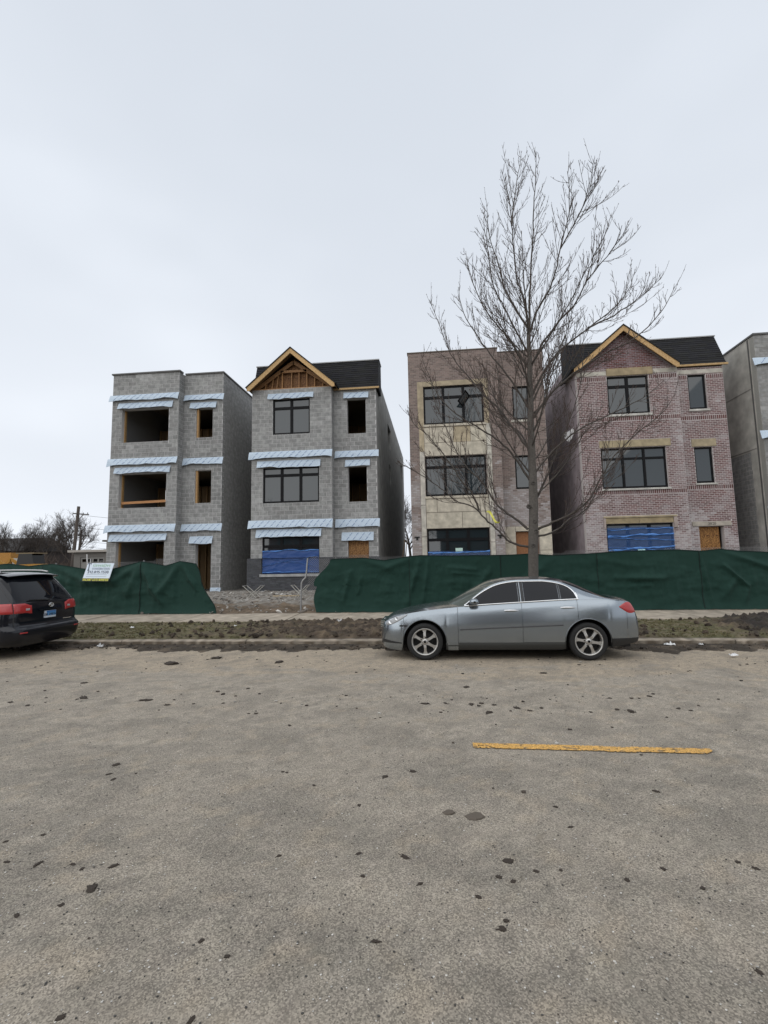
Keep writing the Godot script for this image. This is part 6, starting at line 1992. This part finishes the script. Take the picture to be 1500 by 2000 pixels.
func background() -> void:
	var t1 := far_tree("far_tree", 101, 9.4, 0.75, 0.2, "bare spreading tree beside the utility pole beyond the empty plot", "bare trees beyond the plots")
	var t2 := far_tree("far_tree", 202, 8.6, 0.9, 0.16, "bare forked tree standing over the brown thicket", "bare trees beyond the plots")
	t1.position = Vector3(-48.6, 0.4, -60); t2.position = Vector3(-53.6, 0.4, -61)
	place_copy(t1, Vector3(-57.6, 0.4, -60), 2.0, 0.85, "bare slanting tree beside the dark gabled house", "", "far_tree")
	place_copy(t2, Vector3(-63.5, 0.4, -60), 1.2, 0.8, "bare tree partly behind the dark gabled house", "", "far_tree")
	place_copy(t2, Vector3(-45.0, 0.4, -66), 4.0, 0.62, "small bare tree behind the garage roof", "", "far_tree")
	place_copy(t1, Vector3(-2.75, 0.4, -55), 1.0, 1.0, "bare tree glimpsed in the gap beside the brown brick house", "", "far_tree")
	# leafless trees across the road, mirrored in windows and paintwork
	for a in [[-16, 11, 0.4, 1.0], [-6, 12, 2.2, 0.9], [3.5, 11.5, 3.9, 1.05], [13, 12, 5.1, 0.95]]:
		place_copy(t1 if a[3] >= 1.0 else t2, Vector3(a[0], 0.0, a[1]), a[2], a[3], "bare street tree on the far side of the road", "bare trees across the road", "street_tree_across")
	for a in [[-19, 0.30, 0.13, 0.1, "red brick two storey house with flat roof across the road"], [-7.5, 0.22, 0.2, 0.17, "grey two storey house with flat roof across the road"], [4, 0.16, 0.09, 0.08, "dark brown two storey house with flat roof across the road"], [15.5, 0.26, 0.22, 0.15, "tan two storey house with flat roof across the road"]]:
		var h := thing("house_across", Vector3(a[0], 0, 19), a[4], "house", "houses across the road")
		var mb := MB.new()
		var holes := []
		for y in [1.2, 4.3]:
			for x in [-2.4, 1.0]: holes.append([x, x + 1.4, y, y + 1.7])
		wall(mb, Transform3D(Basis(Vector3(-1, 0, 0), Vector3.UP, Vector3(0, 0, -1)), Vector3(a[0], 0, 19)), -3.6, 3.6, 0, 7.2, 0.3, holes, Color(a[1], a[2], a[3]))
		mb.box(a[0] - 3.6, a[0] + 3.6, 0, 7.15, 19.9, 28, Color(a[1], a[2], a[3]))
		part(mb, "wall", M.brick, h)
		for q in holes:
			window(h, Transform3D(Basis(Vector3(-1, 0, 0), Vector3.UP, Vector3(0, 0, -1)), Vector3(a[0], 0, 19)), q, [(q[0] + q[1]) / 2], 0)
	rng.seed = 300
	# brown thickets
	for a in [[-49.5, -52, 3.4, "tangled brown thicket in front of the utility pole"], [-53.5, -53, 3.0, "brown thicket behind the yellow loader"], [-46.5, -50.5, 3.6, "dense brown thicket beside the garage"], [-60, -56, 3.2, "brown thicket in front of the dark gabled house"], [-44.6, -54, 2.6, "low brown thicket at the foot of the utility pole"]]:
		var b := thing("thicket", Vector3(a[0], 0.4, a[1]), a[3], "shrub", "leafless thickets")
		var mb := MB.new()
		for i in 420:
			var p := Vector3(a[0] + rng.randfn(0, 1.5), 0.3, a[1] + rng.randfn(0, 0.8))
			var s := shoot(p, Vector3(rng.randf_range(-0.6, 0.6), 1, rng.randf_range(-0.5, 0.5)), a[2] * rng.randf_range(0.45, 1.0), 0.1, 4, 0.2)
			mb.tube(s, radii(5, 0.022, 0.012), 3, vary(Color(0.10, 0.075, 0.06), 0.3), false)
			for k in 2:
				var q: Vector3 = s[2 + k]
				mb.tube(shoot(q, aside(Vector3.UP, 0.8), 0.8, 0.2, 2, 0.2), [0.013, 0.011, 0.009], 3, vary(Color(0.10, 0.075, 0.06), 0.3), false)
		part(mb, "stems", M.twig, b, true)
	# utility poles and wires
	for a in [[-42.3, 9.15, -53, 0.17, "tall wooden utility pole with one cross arm beside the garage"], [-55.2, 7.8, -70, 0.16, "thin distant utility pole behind the trees"]]:
		var u := thing("utility_pole", Vector3(a[0], 0.4, a[2]), a[4], "utility pole")
		var mb := MB.new()
		mb.tube([Vector3(a[0] - 0.55, 0.3, a[2]), Vector3(a[0], a[1], a[2])], [a[3] * 1.25, a[3]], 10, Color(0.12, 0.10, 0.09))
		part(mb, "pole", M.bark, u)
		mb = MB.new()
		mb.beam(Vector3(a[0] - 0.5, a[1] - 0.85, a[2] + 0.2), Vector3(a[0] + 1.5, a[1] - 1.05, a[2] + 0.2), 0.1, 0.13, Color(0.09, 0.075, 0.065))
		part(mb, "cross_arm", M.bark, u)
		mb = MB.new()
		mb.beam(Vector3(a[0] + 0.1, a[1] - 1.7, a[2] + 0.2), Vector3(a[0] + 0.8, a[1] - 1.05, a[2] + 0.2), 0.05, 0.06, Color(0.09, 0.075, 0.065))
		part(mb, "brace", M.bark, u)
		for x in [0.2, 0.8, 1.35]:
			mb = MB.new()
			mb.tube([Vector3(a[0] + x, a[1] - 1.0, a[2] + 0.2), Vector3(a[0] + x, a[1] - 0.78, a[2] + 0.2)], [0.05, 0.035], 6, Color(0.06, 0.055, 0.05))
			part(mb, "insulator", M.dull, u)
	for a in [[8.1, 7.5, "upper overhead wire leaving the tall utility pole"], [6.6, 6.75, "overhead wire running just under the upper one"], [5.0, 5.15, "middle overhead wire running behind the garage"], [4.4, 4.1, "lowest overhead wire above the garage roof"]]:
		var mb := MB.new()
		var path := []; var rad := []
		for i in 15:
			var u := i / 14.0
			path.append(Vector3(lerpf(-42.0, -8.0, u), lerpf(a[0], a[1], u) - 1.2 * sin(u * PI), -53.0)); rad.append(0.016)
		mb.tube(path, rad, 4, gray(0.03))
		single(mb, "overhead_wire", M.dull, Vector3(-42, a[0], -53), a[2], "wire", "overhead wires")
	# garage
	var g := thing("garage", Vector3(-37.5, 0.4, -50), "low grey garage with flat pale roof edge and a row of small door windows", "garage")
	var mb := MB.new()
	var dh := [[-39.4, -36.6, 0.45, 3.0]]
	wall(mb, front(-50), -40.2, -33.0, 0.3, 3.55, 0.2, dh, Color(0.2, 0.19, 0.175))
	wall(mb, right_side(-33.001), 50.2, 58, 0.3, 3.55, 0.2, [], Color(0.2, 0.19, 0.175)); wall(mb, left_side(-40.199), -58, -50.2, 0.3, 3.55, 0.2, [], Color(0.2, 0.19, 0.175))
	part(mb, "wall", M.dull, g)
	mb = MB.new()
	mb.box(-40.6, -32.6, 3.552, 3.8, -58, -49.5, Color(0.42, 0.39, 0.35))
	part(mb, "roof", M.dull, g)
	var door := MB.new()
	door.box(-39.4, -36.6, 0.45, 3.0, -50.16, -50.1, Color(0.27, 0.26, 0.24))
	var dr := part(door, "door", M.dull, g)
	for i in 4:
		mb = MB.new()
		mb.unit(front(-50.1), -39.38, -36.62, 0.48 + i * 0.63, 1.08 + i * 0.63, 0.03, 0.02, Color(0.29, 0.28, 0.26))
		part(mb, "panel", M.dull, dr)
		mb = MB.new()
		mb.box(-39.2 + i * 0.67, -38.75 + i * 0.67, 2.48, 2.8, -50.072, -50.05, Color(0.02, 0.02, 0.022))
		part(mb, "pane", M.car_glass, dr)
	g = thing("back_house", Vector3(-38, 0.4, -66), "low pale flat roofed building seen over the garage roof", "building")
	mb = MB.new()
	mb.box(-48.0, -36.0, 0.3, 5.6, -74, -66, Color(0.36, 0.32, 0.27))
	part(mb, "wall", M.dull, g)
	mb = MB.new()
	mb.box(-48.4, -35.6, 5.6, 5.85, -74.4, -65.6, Color(0.16, 0.14, 0.12))
	part(mb, "roof", M.dull, g)
	# dark gabled house far left
	g = thing("dark_house", Vector3(-62, 0.4, -62), "dark brown gabled house half hidden by bare trees beyond the plot", "house")
	mb = MB.new()
	mb.box(-70, -57.6, 0.3, 4.4, -71, -62, Color(0.055, 0.045, 0.042))
	part(mb, "wall", M.brick, g)
	mb = MB.new()
	mb.prism(Transform3D(Basis(Vector3(0, 0, -1), Vector3.UP, Vector3(1, 0, 0)), Vector3.ZERO), PackedVector2Array([Vector2(61.5, 4.4), Vector2(66.5, 6.5), Vector2(71.5, 4.4)]), -70.3, -57.3, Color(0.05, 0.046, 0.045))
	part(mb, "roof", M.shingle, g)
	for x in [-68, -65, -61]:
		window(g, front(-61.94), [x, x + 1.1, 1.6, 3.4], [], 2.5)
	loader()
	# white marker pole on the empty plot
	mb = MB.new()
	mb.tube([Vector3(-22.95, 0.4, -30), Vector3(-23.18, 2.7, -30)], [0.04, 0.035], 7, gray(0.62))
	single(mb, "white_pole", M.plastic, Vector3(-22.95, 0.4, -30), "thin white pole standing on the empty plot behind the sign", "pole")
	mb = MB.new()
	mb.tube([Vector3(-29.0, 0.4, -38), Vector3(-29.0, 2.55, -38)], [0.045, 0.04], 7, gray(0.5))
	single(mb, "white_pole", M.plastic, Vector3(-29.0, 0.4, -38), "thin pale pole standing in front of the yellow loader", "pole")

func loader() -> void:
	var yel := Color(0.48, 0.24, 0.035); var dark := gray(0.03)
	var o := thing("yellow_loader", Vector3(-36.6, 0.4, -40), "yellow wheeled loader with dark cab parked on the empty plot", "loader")
	var mb := MB.new()
	mb.prism(front(-41), PackedVector2Array([Vector2(-38.4, 1.1), Vector2(-38.4, 1.9), Vector2(-37.6, 2.2), Vector2(-35.6, 2.25), Vector2(-34.6, 2.1), Vector2(-34.5, 1.1)]), 0.0, 1.5, yel)
	part(mb, "body", M.paint, o)
	mb = MB.new()
	mb.prism(front(-40.9), PackedVector2Array([Vector2(-37.4, 2.2), Vector2(-37.2, 3.15), Vector2(-35.9, 3.15), Vector2(-35.7, 2.2)]), 0.0, 1.3, Color(0.05, 0.04, 0.035))
	part(mb, "cab", M.car_glass, o)
	mb = MB.new()
	mb.box(-37.4, -35.6, 3.16, 3.26, -41, -39.5, Color(0.22, 0.17, 0.1))
	part(mb, "cab_roof", M.dull, o)
	for s in [-40.95, -39.4]:
		mb = MB.new()
		mb.beam(Vector3(-37.9, 1.9, s), Vector3(-39.2, 2.75, s), 0.14, 0.26, yel); mb.beam(Vector3(-39.2, 2.75, s), Vector3(-40.3, 1.6, s), 0.14, 0.24, yel)
		part(mb, "lift_arm", M.paint, o)
		for x in [-37.6, -35.3]:
			mb = MB.new()
			mb.lathe(Transform3D(Basis(Vector3(1, 0, 0), Vector3(0, 0, 1), Vector3(0, -1, 0)), Vector3(x, 1.05, s + 0.05)), PackedVector2Array([Vector2(0.3, -0.2), Vector2(0.65, -0.2), Vector2(0.7, 0.0), Vector2(0.65, 0.2), Vector2(0.3, 0.2), Vector2(0.0, 0.15)]), 20, dark)
			part(mb, "wheel", M.tyre, o)
	mb = MB.new()
	mb.prism(front(-41.2), PackedVector2Array([Vector2(-40.2, 1.7), Vector2(-40.9, 2.0), Vector2(-41.3, 1.2), Vector2(-40.9, 0.8), Vector2(-40.1, 0.9)]), 0.0, 2.0, Color(0.36, 0.19, 0.04))
	part(mb, "bucket", M.paint, o)
	o = thing("yellow_lorry", Vector3(-43, 0.4, -44), "orange yellow lorry body standing beyond the dark van", "lorry")
	mb = MB.new()
	mb.box(-48.5, -41.8, 1.2, 3.45, -46, -43.6, Color(0.52, 0.25, 0.05))
	part(mb, "box_body", M.paint, o)
	mb = MB.new()
	mb.prism(front(-46), PackedVector2Array([Vector2(-41.7, 1.0), Vector2(-41.7, 2.9), Vector2(-40.9, 2.9), Vector2(-40.3, 2.0), Vector2(-39.6, 1.85), Vector2(-39.5, 1.0)]), 0.0, 2.3, Color(0.55, 0.53, 0.5))
	part(mb, "cab", M.paint, o)
	for x in [-47.3, -45.8, -40.4]:
		mb = MB.new()
		mb.lathe(Transform3D(Basis(Vector3(1, 0, 0), Vector3(0, 0, 1), Vector3(0, -1, 0)), Vector3(x, 0.9, -43.8)), PackedVector2Array([Vector2(0.3, -0.2), Vector2(0.5, -0.2), Vector2(0.52, 0.0), Vector2(0.5, 0.18), Vector2(0.0, 0.15)]), 20, dark)
		part(mb, "wheel", M.tyre, o)

func _ready() -> void:
	rng.seed = 5
	materials()
	mat("clod", Color(0.036, 0.027, 0.02), 0.95, null)
	mat("dry_mud", Color(0.10, 0.082, 0.064), 0.95)
	mat("leafy", Color.WHITE, 0.9)
	mat("number", Color(0.12, 0.11, 0.1), 0.9)
	mat("plate_ink", Color(0.02, 0.03, 0.06), 0.6)
	var cg := mat("car_glass", Color(0.008, 0.009, 0.012), 0.03)
	cg.metallic_specular = 0.36
	var ws := mat("windscreen_glass", Color(0.09, 0.105, 0.095), 0.04)
	ws.metallic_specular = 0.5
	var lg := mat("lamp_glass", Color(0.30, 0.31, 0.32), 0.06)
	lg.clearcoat_enabled = true; lg.clearcoat = 1.0
	mat("film_sheet", Color(0.016, 0.06, 0.215), 0.4)
	view_and_light()
	ground_and_road()
	houses()
	fences()
	sedan()
	van()
	street_tree()
	background()
	loose_things()
